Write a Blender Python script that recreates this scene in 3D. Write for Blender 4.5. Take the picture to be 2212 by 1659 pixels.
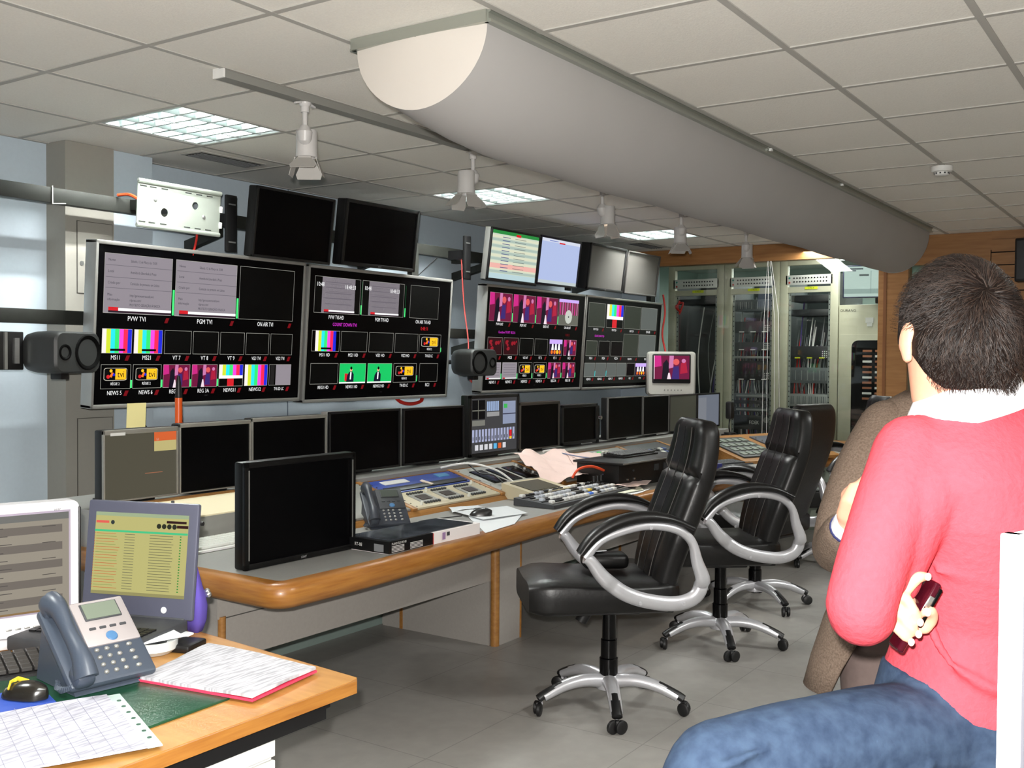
import bpy, bmesh, math, random
from mathutils import Vector, Matrix, noise
from math import sin, cos, pi, radians, sqrt, atan2
for o in list(bpy.data.objects): bpy.data.objects.remove(o)
SC = bpy.context.scene
COL = SC.collection
random.seed(7)
# ---------------------------------------------------------------- camera
YAW, PITCH, ROLL, FPX, EYE = 0.5933637, -0.0242419, 0.0072408, 2228.605, 1.5
cam = bpy.data.cameras.new('camera'); cam.sensor_width = 36; cam.lens = 36*FPX/2212; cam.clip_start = .05; cam.clip_end = 60
co = bpy.data.objects.new('camera', cam); COL.objects.link(co)
_f = Vector((cos(PITCH)*cos(YAW), cos(PITCH)*sin(YAW), sin(PITCH)))
_r = Vector((sin(YAW), -cos(YAW), 0)); _u = _r.cross(_f)
_r2 = _r*cos(ROLL)+_u*sin(ROLL); _u2 = -_r*sin(ROLL)+_u*cos(ROLL)
M = Matrix((_r2, _u2, -_f)).transposed().to_4x4(); M.translation = Vector((0, 0, EYE))
co.matrix_world = M
SC.camera = co
# ---------------------------------------------------------------- view, world, lights
SC.view_settings.view_transform = 'Standard'; SC.view_settings.look = 'None'
SC.view_settings.gamma = 1; SC.view_settings.use_curve_mapping = False
SC.view_settings.exposure = 0.56
W = bpy.data.worlds.new('world'); SC.world = W; W.use_nodes = True
W.node_tree.nodes['Background'].inputs[0].default_value = (.5, .52, .55, 1)
W.node_tree.nodes['Background'].inputs[1].default_value = 0.10
def lamp(name, kind, loc, power, color=(1, 1, 1), size=.1, target=None, size_y=None, spot=None, blend=.3):
    d = bpy.data.lights.new(name, kind); d.energy = power; d.color = color
    if kind == 'AREA':
        d.size = size
        if size_y: d.shape = 'RECTANGLE'; d.size_y = size_y
    else: d.shadow_soft_size = size
    if spot: d.spot_size = spot; d.spot_blend = blend
    o = bpy.data.objects.new(name, d); COL.objects.link(o); o.location = loc
    if target is not None:
        o.rotation_euler = (Vector(target)-Vector(loc)).to_track_quat('-Z', 'Y').to_euler()
    return o
# the flash of the camera that took the photograph, just above its lens
FL = Vector((0, 0, EYE)) + _u2*.07 + _r2*(-.03)
lamp('camera_flash', 'SPOT', FL, 385, (1, .97, .93), .018, target=FL+_f, spot=radians(100), blend=.5)
C = 2.554                     # ceiling height
GX, GY = 2.226, 2.398         # origin of the 60 cm ceiling grid
def gx(i): return GX+.6*i
def gy(j): return GY+.6*j
FIX = [(1, 2), (5, 2), (9, 2), (-3, 1), (-3, -4), (1, -5), (5, -5), (9, -5)]   # light fittings by tile; the last five are unseen, added for ambient light
for i, j in FIX:
    for dy in (-.14, .14):
        q = lamp('fluorescent_tubes', 'AREA', (gx(i)+.3, gy(j)+.3+dy, C+.085), 40, (1, .995, .965), .54, size_y=.05); q.rotation_euler = (0, 0, 0)
lamp('rack_room_tubes', 'AREA', (10.9, 3.2, 2.52), 34, (1, 1, .96), .3, target=(10.9, 3.2, 0), size_y=2.2)
lamp('rack_room_tubes_front', 'AREA', (9.5, 2.9, 2.54), 26, (1, 1, .96), .2, target=(9.9, 2.9, 0), size_y=2.4)

# ---------------------------------------------------------------- materials
def lin(c):
    r = []
    for v in c[:3]:
        v = v/255.; r.append(v/12.92 if v <= .04045 else ((v+.055)/1.055)**2.4)
    return (*r, 1.)
MC = {}
def mat(name, rgb, rough=.5, metal=0, emit=0, nz=0, scale=20, bump=0, spec=.5, coat=0, rgb2=None, stretch=None, alpha=1, trans=0, sheen=0, detail=3):
    if name in MC: return MC[name]
    m = bpy.data.materials.new(name); m.use_nodes = True; MC[name] = m
    nt = m.node_tree; b = nt.nodes['Principled BSDF']
    b.inputs['Base Color'].default_value = lin(rgb)
    b.inputs['Roughness'].default_value = rough; b.inputs['Metallic'].default_value = metal
    b.inputs['Specular IOR Level'].default_value = spec
    if coat: b.inputs['Coat Weight'].default_value = coat; b.inputs['Coat Roughness'].default_value = .08
    if sheen: b.inputs['Sheen Weight'].default_value = sheen
    if trans: b.inputs['Transmission Weight'].default_value = trans
    if alpha < 1: b.inputs['Alpha'].default_value = alpha
    if emit:
        b.inputs['Emission Color'].default_value = lin(rgb); b.inputs['Emission Strength'].default_value = emit
    if nz or bump or rgb2:
        tc = nt.nodes.new('ShaderNodeTexCoord'); mp = nt.nodes.new('ShaderNodeMapping'); no = nt.nodes.new('ShaderNodeTexNoise')
        nt.links.new(tc.outputs['Object'], mp.inputs[0]); nt.links.new(mp.outputs[0], no.inputs['Vector'])
        if stretch: mp.inputs['Scale'].default_value = stretch
        no.inputs['Scale'].default_value = scale; no.inputs['Detail'].default_value = detail
        if nz or rgb2:
            cr = nt.nodes.new('ShaderNodeValToRGB'); a = lin(rgb)
            k = rgb2 and lin(rgb2) or tuple(max(0, v*(1-nz)) for v in a[:3])+(1,)
            cr.color_ramp.elements[0].color = k; cr.color_ramp.elements[1].color = a if rgb2 else tuple(min(1, v*(1+nz)) for v in a[:3])+(1,)
            cr.color_ramp.elements[0].position = .3; cr.color_ramp.elements[1].position = .7
            nt.links.new(no.outputs['Fac'], cr.inputs[0]); nt.links.new(cr.outputs[0], b.inputs['Base Color'])
            if emit: nt.links.new(cr.outputs[0], b.inputs['Emission Color'])
        if bump:
            bp = nt.nodes.new('ShaderNodeBump'); bp.inputs['Strength'].default_value = bump; bp.inputs['Distance'].default_value = .01
            nt.links.new(no.outputs['Fac'], bp.inputs['Height']); nt.links.new(bp.outputs[0], b.inputs['Normal'])
    return m
def glass_mat(name, tint, refl=.06, op=.03):
    m = bpy.data.materials.new(name); m.use_nodes = True; nt = m.node_tree; nt.nodes.clear()
    out = nt.nodes.new('ShaderNodeOutputMaterial'); mx = nt.nodes.new('ShaderNodeMixShader')
    t = nt.nodes.new('ShaderNodeBsdfTransparent'); t.inputs[0].default_value = tint
    g = nt.nodes.new('ShaderNodeBsdfGlossy'); g.inputs['Roughness'].default_value = .02
    fr = nt.nodes.new('ShaderNodeFresnel'); fr.inputs[0].default_value = 1.45
    nt.links.new(fr.outputs[0], mx.inputs[0]); nt.links.new(t.outputs[0], mx.inputs[1]); nt.links.new(g.outputs[0], mx.inputs[2])
    nt.links.new(mx.outputs[0], out.inputs[0]); return m
def em(rgb, s=1.0): return mat('glow_%d_%d_%d_%d' % (*rgb, int(s*100)), rgb, .4, emit=s, spec=.2)
# screen pixels: dark body that glows
def pix(rgb, s=.75):
    n = 'picture_%d_%d_%d_%d' % (*rgb, int(s*100))
    if n in MC: return MC[n]
    m = mat(n, (3, 3, 3), .5, spec=.15); b = m.node_tree.nodes['Principled BSDF']
    b.inputs['Emission Color'].default_value = lin(rgb); b.inputs['Emission Strength'].default_value = s
    return m
# ---------------------------------------------------------------- mesh builder
def TR(loc=(0, 0, 0), rx=0, ry=0, rz=0):
    return Matrix.Translation(loc) @ Matrix.Rotation(rz, 4, 'Z') @ Matrix.Rotation(ry, 4, 'Y') @ Matrix.Rotation(rx, 4, 'X')
class MB:
    def __init__(s): s.bm = bmesh.new(); s.mats = []
    def mi(s, m):
        if m not in s.mats: s.mats.append(m)
        return s.mats.index(m)
    def face(s, pts, m, M=None):
        vs = [s.bm.verts.new(M @ Vector(p) if M else Vector(p)) for p in pts]
        f = s.bm.faces.new(vs); f.material_index = s.mi(m); return f
    def add(s, verts, faces, m, M=None):
        vs = [s.bm.verts.new(M @ Vector(p) if M else Vector(p)) for p in verts]
        k = s.mi(m)
        for f in faces:
            try: ff = s.bm.faces.new([vs[i] for i in f]); ff.material_index = k
            except ValueError: pass
        return vs
    def box(s, c, d, m, M=None, bev=0, seg=2, rz=0, rx=0, ry=0):
        x, y, z = [v/2 for v in d]
        T = TR(c, rx, ry, rz)
        if M: T = M @ T
        if not bev:
            v = [(-x, -y, -z), (x, -y, -z), (x, y, -z), (-x, y, -z), (-x, -y, z), (x, -y, z), (x, y, z), (-x, y, z)]
            s.add(v, [(0, 3, 2, 1), (4, 5, 6, 7), (0, 1, 5, 4), (1, 2, 6, 5), (2, 3, 7, 6), (3, 0, 4, 7)], m, T); return
        t = bmesh.new(); bmesh.ops.create_cube(t, size=1)
        for v in t.verts: v.co = Vector((v.co.x*d[0], v.co.y*d[1], v.co.z*d[2]))
        bmesh.ops.bevel(t, geom=t.edges[:], offset=bev, segments=seg, profile=.5, affect='EDGES')
        s.merge(t, m, T)
    def merge(s, t, m, T=None):
        t.verts.index_update()
        s.add([v.co.copy() for v in t.verts], [[v.index for v in f.verts] for f in t.faces], m, T); t.free()
    def prism(s, poly, a, b, m, M=None, axis='z', cap=True, bev=0):
        def P(p, h):
            return (p[0], p[1], h) if axis == 'z' else ((p[0], h, p[1]) if axis == 'y' else (h, p[0], p[1]))
        n = len(poly); v = [P(p, a) for p in poly]+[P(p, b) for p in poly]
        F = [(i, (i+1) % n, n+(i+1) % n, n+i) for i in range(n)]
        if cap: F += [tuple(range(n))[::-1], tuple(range(n, 2*n))]
        s.add(v, F, m, M)
    def loft(s, rings, m, closed=True, cap=True, M=None):
        n = len(rings[0]); v = [p for r in rings for p in r]; F = []
        for k in range(len(rings)-1):
            for i in range(n if closed else n-1):
                a = k*n+i; b = k*n+(i+1) % n; F.append((a, b, b+n, a+n))
        if cap and closed: F += [tuple(range(n))[::-1], tuple(range((len(rings)-1)*n, len(rings)*n))]
        return s.add(v, F, m, M)
    def tube(s, path, r, m, n=8, M=None, flat=None, cap=True, up=None):
        P = [Vector(p) for p in path]; rings = []; last = None
        for k, p in enumerate(P):
            t = (P[min(k+1, len(P)-1)]-P[max(k-1, 0)]).normalized()
            if last is None:
                a = Vector(up) if up else (Vector((0, 0, 1)) if abs(t.z) < .9 else Vector((1, 0, 0)))
            else: a = last
            a = (a-t*a.dot(t)).normalized(); last = a; b = t.cross(a)
            rr = r[k] if isinstance(r, (list, tuple)) else r
            ra, rb = (rr, rr) if not isinstance(rr, (list, tuple)) else rr
            if flat: rb = ra*flat
            rings.append([p+a*ra*cos(2*pi*i/n)+b*rb*sin(2*pi*i/n) for i in range(n)])
        s.loft(rings, m, cap=cap, M=M)
    def cyl(s, a, b, r, m, n=16, r2=None, M=None): s.tube([a, b], [r, r if r2 is None else r2], m, n, M)
    def lathe(s, prof, m, n=24, M=None, cap=True):
        s.loft([[(r*cos(2*pi*i/n), r*sin(2*pi*i/n), z) for i in range(n)] for r, z in prof], m, M=M, cap=cap)
    def ball(s, c, r, m, n=12, M=None):
        rx, ry, rz = (r, r, r) if not isinstance(r, (tuple, list)) else r
        T = Matrix.Translation(c)
        if M: T = M @ T
        rings = [[(rx*sin(pi*k/8+1e-3)*cos(2*pi*i/n), ry*sin(pi*k/8+1e-3)*sin(2*pi*i/n), -rz*cos(pi*k/8)) for i in range(n)] for k in range(9)]
        s.loft(rings, m, M=T)
    def text(s, txt, size, m, M, ex=0.0, align='CENTER', sx=1.0, bold=0):
        cu = bpy.data.curves.new('t', 'FONT'); cu.body = txt; cu.size = size; cu.align_x = align; cu.align_y = 'CENTER'
        cu.extrude = ex; cu.resolution_u = 2; cu.offset = bold
        o = bpy.data.objects.new('t', cu); COL.objects.link(o)
        dg = bpy.context.evaluated_depsgraph_get()
        me = bpy.data.meshes.new_from_object(o.evaluated_get(dg), depsgraph=dg)
        T = M @ Matrix.Diagonal((sx, 1, 1, 1))
        s.add([v.co.copy() for v in me.vertices], [list(p.vertices) for p in me.polygons], m, T)
        bpy.data.objects.remove(o); bpy.data.curves.remove(cu); bpy.data.meshes.remove(me)
    def build(s, name, parent=None, loc=(0, 0, 0), rot=(0, 0, 0), smooth=35, subdiv=0, fix=True):
        if fix: bmesh.ops.recalc_face_normals(s.bm, faces=s.bm.faces[:])
        me = bpy.data.meshes.new(name); s.bm.to_mesh(me); s.bm.free()
        for m in s.mats: me.materials.append(m)
        if smooth:
            for p in me.polygons: p.use_smooth = True
            if smooth < 180: me.set_sharp_from_angle(angle=radians(smooth))
        o = bpy.data.objects.new(name, me); COL.objects.link(o); o.location = loc; o.rotation_euler = rot
        if parent: o.parent = parent
        if subdiv:
            d = o.modifiers.new('s', 'SUBSURF'); d.levels = subdiv; d.render_levels = subdiv
        return o
def tag(o, label, cat, group=None, kind=None):
    o['label'] = label; o['category'] = cat
    if group: o['group'] = group
    if kind: o['kind'] = kind
    return o
def thing(name, label, cat, loc=(0, 0, 0), rz=0, group=None, rx=0):
    o = bpy.data.objects.new(name, None); COL.objects.link(o); o.empty_display_size = .05
    o.location = loc; o.rotation_euler = (rx, 0, rz); return tag(o, label, cat, group)
def struct(o): o['kind'] = 'structure'; return o
def copy_tree(o, parent=None, loc=None, rz=None, label=None):
    c = o.copy(); COL.objects.link(c)
    if parent: c.parent = parent
    if loc is not None: c.location = loc
    if rz is not None: c.rotation_euler = (c.rotation_euler[0], c.rotation_euler[1], rz)
    if label: c['label'] = label
    for ch in list(o.children): copy_tree(ch, c)
    return c
def rrect(w, h, r, n=5, cx=0, cy=0):
    P = []
    for sx, sy, a0 in ((1, 1, 0), (-1, 1, 90), (-1, -1, 180), (1, -1, 270)):
        for k in range(n+1):
            a = radians(a0+90*k/n); P.append((cx+sx*(w/2-r)+r*cos(a), cy+sy*(h/2-r)+r*sin(a)))
    return P
def spline(P, n=8):
    P = [Vector(p) for p in P]; out = []
    for i in range(len(P)-1):
        a = P[max(i-1, 0)]; b = P[i]; c = P[i+1]; d = P[min(i+2, len(P)-1)]
        for k in range(n):
            t = k/n; out.append(.5*((2*b)+(c-a)*t+(2*a-5*b+4*c-d)*t*t+(3*b-a-3*c+d)*t**3))
    out.append(P[-1]); return out
# ---------------------------------------------------------------- shared materials
BLACK = mat('black_plastic', (16, 16, 17), .45, nz=.1)
BLACKG = mat('black_gloss', (5, 5, 6), .18, spec=.3)
SCREEN_OFF = mat('dark_lcd_glass', (2, 2, 3), .36, spec=.10)
SILVER = mat('silver_plastic', (150, 150, 146), .38, .55, nz=.04)
GREYP = mat('grey_plastic', (120, 122, 124), .5, nz=.05)
DGREY = mat('dark_grey_plastic', (58, 60, 63), .55, nz=.08)
WHITEP = mat('white_plastic', (225, 225, 222), .45, nz=.02)
STEEL = mat('brushed_steel', (170, 172, 170), .35, .8, nz=.05, stretch=(1, 1, 12))
WOOD = mat('oak_wood', (166, 118, 60), .42, rgb2=(144, 96, 44), scale=6, stretch=(1.2, 9, 14), coat=.15)
WOODX = mat('oak_wood_beam', (160, 114, 66), .5, rgb2=(140, 96, 50), scale=4, stretch=(8, 1, 10))
PAPER = mat('paper', (232, 232, 236), .8, nz=.02)
RUBBER = mat('rubber', (14, 14, 14), .8)
BLUEW = mat('blue_painted_wall', (188, 202, 212), .85, nz=.015, scale=60)
GREYW = mat('grey_painted_board', (150, 148, 140), .8, nz=.015, scale=40)
CEILM = mat('ceiling_tile_board', (232, 229, 221), .95, nz=.03, scale=150, bump=.15)
GRIDM = mat('ceiling_grid_metal', (176, 174, 168), .6)
LAMINATE = mat('grey_laminate', (150, 150, 146), .45, nz=.03, scale=90)
PANEL = mat('grey_desk_panel', (158, 153, 147), .6, nz=.03, scale=90)
PLINTH = mat('green_grey_plinth', (132, 148, 142), .6, nz=.03)
REDCABLE = mat('red_cable_sheath', (200, 40, 30), .5)
# floor: large grey vinyl tiles with fine joints
def floor_mat():
    m = mat('floor_vinyl', (142, 139, 134), .42, nz=.06, scale=14)
    nt = m.node_tree; b = nt.nodes['Principled BSDF']; src = b.inputs['Base Color'].links[0].from_socket
    g = nt.nodes.new('ShaderNodeNewGeometry'); br = nt.nodes.new('ShaderNodeTexBrick'); br.offset = 0
    br.inputs['Scale'].default_value = 1; br.inputs['Brick Width'].default_value = .6; br.inputs['Row Height'].default_value = .6
    br.inputs['Mortar Size'].default_value = .0025; br.inputs['Color1'].default_value = (1, 1, 1, 1); br.inputs['Color2'].default_value = (.97, .97, .97, 1); br.inputs['Mortar'].default_value = (.66, .66, .66, 1)
    mx = nt.nodes.new('ShaderNodeMixRGB'); mx.blend_type = 'MULTIPLY'; mx.inputs[0].default_value = 1
    nt.links.new(g.outputs['Position'], br.inputs['Vector']); nt.links.new(src, mx.inputs[1]); nt.links.new(br.outputs[0], mx.inputs[2]); nt.links.new(mx.outputs[0], b.inputs['Base Color'])
    return m
# ================================================================ the room
X0, X1, Y0, Y1 = -2.6, 9.08, -2.2, 4.81
XR = 12.2                                       # back of the rack room
b = MB(); b.box(((X0+XR)/2, (Y0+Y1+.6)/2, -.05), (XR-X0, Y1-Y0+.6, .1), floor_mat()); struct(b.build('floor', smooth=0))
# ceiling of tiles, open where fittings sit
b = MB(); ii = range(-9, 12); jj = range(-8, 5)
for i in ii:
    for j in jj:
        if (i, j) in FIX: continue
        xa, xb, ya, yb = gx(i), min(gx(i+1), X1), gy(j), min(gy(j+1), Y1+.1)
        if xa >= X1: continue
        b.box(((xa+xb)/2, (ya+yb)/2, C+.012), (xb-xa-.001, yb-ya-.001, .02), CEILM)
struct(b.build('ceiling', smooth=0))
b = MB()
for i in range(-9, 12): b.box((gx(i), 1.2, C), (.024, 7.4, .004), GRIDM)
for j in range(-8, 5): b.box((3.3, gy(j), C-.0005), (11.5, .024, .004), GRIDM)
struct(b.build('trim_1', smooth=0))
def wall(name, c, d, m): q = MB(); q.box(c, d, m); return struct(q.build(name, smooth=0))
wall('wall_left', ((X0+X1)/2, Y1+.05, C/2), (X1-X0, .1, C+.1), BLUEW)
wall('wall_back', (X0-.05, (Y0+Y1)/2, C/2), (.1, Y1-Y0, C+.1), BLUEW)
wall('wall_right', ((X0+X1)/2, Y0-.05, C/2), (X1-X0, .1, C+.1), mat('pale_wall', (190, 186, 178), .8, nz=.02))
# grey boxed column with flush doors and the blue board beside it
b = MB(); b.box((3.11, 4.73, C/2), (.27, .16, C), GREYW)
dk = mat('panel_joint', (70, 68, 64), .8)
col = b.build('column', smooth=0); struct(col); col.name = 'wall_column'
for k, (z0, z1) in enumerate([(1.81, 2.17), (.3, 1.19)]):
    b = MB(); b.box((3.135, 4.6485, (z0+z1)/2), (.20, .003, z1-z0), dk); b.box((3.135, 4.647, (z0+z1)/2), (.194, .004, z1-z0-.006), GREYW)
    b.cyl((3.06, 4.647, z0+.5*(z1-z0)-.03), (3.06, 4.643, z0+.5*(z1-z0)-.03), .012, STEEL, 12)
    b.build('access_panel', parent=col, smooth=0)
wall('wall_board', (3.37, 4.74, C/2), (.245, .14, C), BLUEW)
b = MB(); b.box((4.6, 4.808, C/2), (.003, .006, C), mat('board_joint', (110, 122, 138), .8)); struct(b.build('trim_2', smooth=0))
# far wall: timber head, glass, timber mullion and slatted panel
def bx(mb, x0, x1, y0, y1, z0, z1, m, bev=0): mb.box(((x0+x1)/2, (y0+y1)/2, (z0+z1)/2), (x1-x0, y1-y0, z1-z0), m, bev=bev)
b = MB()
bx(b, 9.06, 9.18, Y0, Y1, 2.405, C, WOODX); bx(b, 9.05, 9.18, 2.10, 2.345, 0, 2.41, WOODX, .004); bx(b, 9.045, 9.18, 2.275, 2.30, 0, 2.41, mat('wood_joint', (120, 74, 34), .6))
bx(b, 9.055, 9.18, 1.47, 1.62, 0, 2.41, WOODX); bx(b, 9.057, 9.18, 1.62, 2.12, 2.31, 2.41, WOODX)
struct(b.build('trim_3', smooth=0))
b = MB(); bx(b, 9.0, 9.2, 1.6, 4.6, .74, .80, WOODX, .004); struct(b.build('trim_4', smooth=0))
b = MB(); bx(b, 9.06, 9.16, 1.6, 4.81, 0, .74, mat('green_wall_base', (150, 160, 146), .8, nz=.02)); bx(b, 9.06, 9.18, 4.46, 4.81, .8, 2.41, BLUEW)
struct(b.build('wall_far', smooth=0))
b = MB(); bx(b, 9.04, 9.06, 4.28, 4.42, .95, 1.42, WOODX)
tag(b.build('timber_panel', smooth=0), 'small timber panel on the end wall below the last display', 'panel')
GL = glass_mat('window_glass', (.95, .975, .955, 1))
for k, (ya, yb, za, zb) in enumerate([(2.345, 4.46, .8, 2.405), (1.62, 2.10, .8, 2.31)]):
    b = MB(); bx(b, 9.10, 9.108, ya, yb, za, zb, GL); struct(b.build('window_%d' % (k+1), smooth=0))
b = MB(); sl = mat('slat_gap', (22, 16, 10), .9)
bx(b, 9.07, 9.16, Y0, 1.47, 0, C, sl)
for k in range(25): bx(b, 9.05, 9.08, Y0, 1.462, .02+k*.103, .02+k*.103+.094, WOODX)
struct(b.build('wall_slats', smooth=0))
# rack room shell
RW = mat('rack_room_wall', (150, 168, 160), .85, nz=.02)
b = MB(); bx(b, XR, XR+.1, .5, 6, 0, 2.8, RW); bx(b, 9.08, XR, 5.4, 5.5, 0, 2.8, RW); bx(b, 9.2, XR, .4, .5, 0, 2.8, RW); bx(b, 9.1, 9.16, 4.81, 5.5, 0, 2.8, RW)
struct(b.build('wall_rack_room', smooth=0))
b = MB(); bx(b, 9.18, XR, .4, 5.5, 2.60, 2.7, mat('rack_room_ceiling', (170, 176, 170), .9)); o = b.build('ceiling_rack_room', smooth=0); struct(o)
# ---------------------------------------------------------------- ceiling lights
TUBE = em((235, 255, 250), 9)
REFL = mat('white_reflector', (240, 244, 244), .35, .1)
LOUV = mat('mirror_louvre', (206, 216, 216), .3, .75)
def fixture():
    t = thing('ceiling_light', '', 'ceiling light', (0, 0, C), 0, 'recessed fluorescent ceiling lights')
    b = MB(); h = .295
    for v in ([(-h, -h, .1), (h, -h, .1), (h, h, .1), (-h, h, .1)],): b.face(v, REFL)
    for (x, y, w, d) in ((-h, 0, .006, .59), (h, 0, .006, .59), (0, -h, .59, .006), (0, h, .59, .006)): b.box((x, y, .05), (w, d, .1), REFL)
    b.build('housing', t, smooth=0)
    for k in range(4):
        b = MB(); y = -.21+.14*k; b.cyl((-.27, y, .060), (.27, y, .060), .013, TUBE, 10); b.build('fluorescent_tube', t)
    b = MB()
    for k in range(5):
        y = -.28+.14*k; b.prism([(y-.004, .002), (y+.004, .002), (y+.016, .045), (y-.016, .045)], -.29, .29, LOUV, axis='x')
    for k in range(7):
        x = -.2625+.0875*k; b.prism([(x-.006, .004), (x+.006, .004), (x+.020, .045), (x-.020, .045)], -.28, .28, LOUV, axis='y')
    b.build('louvre', t, smooth=0)
    return t
fx = fixture()
FL_LAB = ['brightest recessed louvred ceiling light, above the grey column at the left', 'recessed louvred ceiling light behind the second track spotlight', 'farthest recessed louvred ceiling light, above the fourth wall display',
          'added louvred ceiling light beside the camera, out of the picture', 'added louvred light over the room corner, out of the picture', 'added louvred light over the aisle, out of the picture', 'added louvred light over the far aisle, out of the picture', 'added louvred light near the slatted wall, out of the picture']
for k, (i, j) in enumerate(FIX):
    o = fx if k == 0 else copy_tree(fx)
    o.location = (gx(i)+.3, gy(j)+.3, C); o['label'] = FL_LAB[k]
VT = mat('vent_slot', (50, 50, 46), .6)
for k, (x, y, w) in enumerate([(3.71, 4.36, .44), (8.56, 4.30, .5)]):
    t = thing('air_vent', ['slotted air vent in the ceiling beside the brightest light', 'small dark slotted air vent in the ceiling above the last wall display'][k], 'vent', (x, y, C), 0, 'slotted ceiling vents')
    b = MB(); b.box((0, 0, -.003), (w, .17, .008), GRIDM, bev=.003); b.build('frame', t)
    b = MB(); b.box((0, 0, -.0075), (w-.04, .13, .003), VT)
    for q in range(5): b.box((0, -.05+.025*q, -.010), (w-.05, .006, .006), GREYP)
    b.build('slats', t, smooth=0)
# smoke detector
b = MB(); b.lathe([(.001, 0), (.055, 0), (.055, -.022), (.05, -.028), (.036, -.03), (.036, -.044), (.03, -.048), (.001, -.048)], WHITEP, 28)
for k in range(10):
    a = 2*pi*k/10; b.box((.037*cos(a), .037*sin(a), -.037), (.004, .008, .008), DGREY, rz=a)
tag(b.build('smoke_detector', loc=(5.92, 1.21, C-.002)), 'round white smoke detector on the ceiling', 'smoke detector')
# ---------------------------------------------------------------- fabric air duct and its rail
DUCT = mat('duct_fabric_shaded', (170, 168, 166), .8, nz=.012, scale=5); DCAP = mat('duct_fabric_flash_lit', (206, 200, 192), .8, nz=.012, scale=5)  # same duct: body coloured as if shaded, near cap as if flash-lit
t = thing('fabric_air_duct', 'long grey half-round fabric air duct hung under the ceiling', 'air duct', (2.56, 2.10, C))
Lx = 6.0; ry, rz = .265, .31
b = MB(); n = 28; rings = []
for k in range(41):
    x = .012+Lx*k/40; sg = .004*sin(k*.9)
    gw = 1-.27*max(0, 1-(x-.012)/.75)**2; rings.append([(x, ry*cos(pi+pi*i/n)*(1-(1-gw)*.35*sin(pi*i/n)), -.035+(rz*gw+sg)*sin(pi+pi*i/n)) for i in range(n+1)])
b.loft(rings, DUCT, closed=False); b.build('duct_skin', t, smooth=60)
for nm, xx, bul, lab in (('end_cap', .012, -.02, 'end cap with flash light in its colour'), ('end_cap', Lx+.012, .03, None)):
    b = MB(); R = []
    for s_ in (1, .97, .85, .6, .3, .01):
        dx = bul*(1-s_*s_)
        zz = rz*(.73 if xx < 1 else 1); R.append([(xx+dx, s_*ry*cos(pi+pi*i/n)*(.905+.095*abs(cos(pi*i/n)) if xx < 1 else 1), -.035+s_*zz*sin(pi+pi*i/n)) for i in range(n+1)])
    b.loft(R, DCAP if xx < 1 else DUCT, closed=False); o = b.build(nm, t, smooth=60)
ALU = mat('aluminium_rail', (176, 180, 172), .35, .75)
for pts in (((0, -.275), (Lx+.03, -.275)), ((0, .275), (Lx+.03, .275))):
    b = MB(); y = pts[0][1]; b.prism([(y-.012, -.036), (y+.012, -.036), (y+.012, -.028), (y+.003, -.024), (y+.003, -.008), (y+.012, -.004), (y+.012, 0), (y-.012, 0), (y-.012, -.004), (y-.003, -.008), (y-.003, -.024), (y-.012, -.028)], 0, Lx+.03, ALU, axis='x'); b.build('side_rail', t, smooth=0)
for x in (0, Lx+.03):
    b = MB(); b.box((x, 0, -.018), (.02, .55, .036), ALU); b.build('end_rail', t, smooth=0)
for x in (2.4, 3.6):
    b = MB(); b.box((x, -.288, -.012), (.022, .014, .012), WHITEP); b.build('clip', t, smooth=0)
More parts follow.
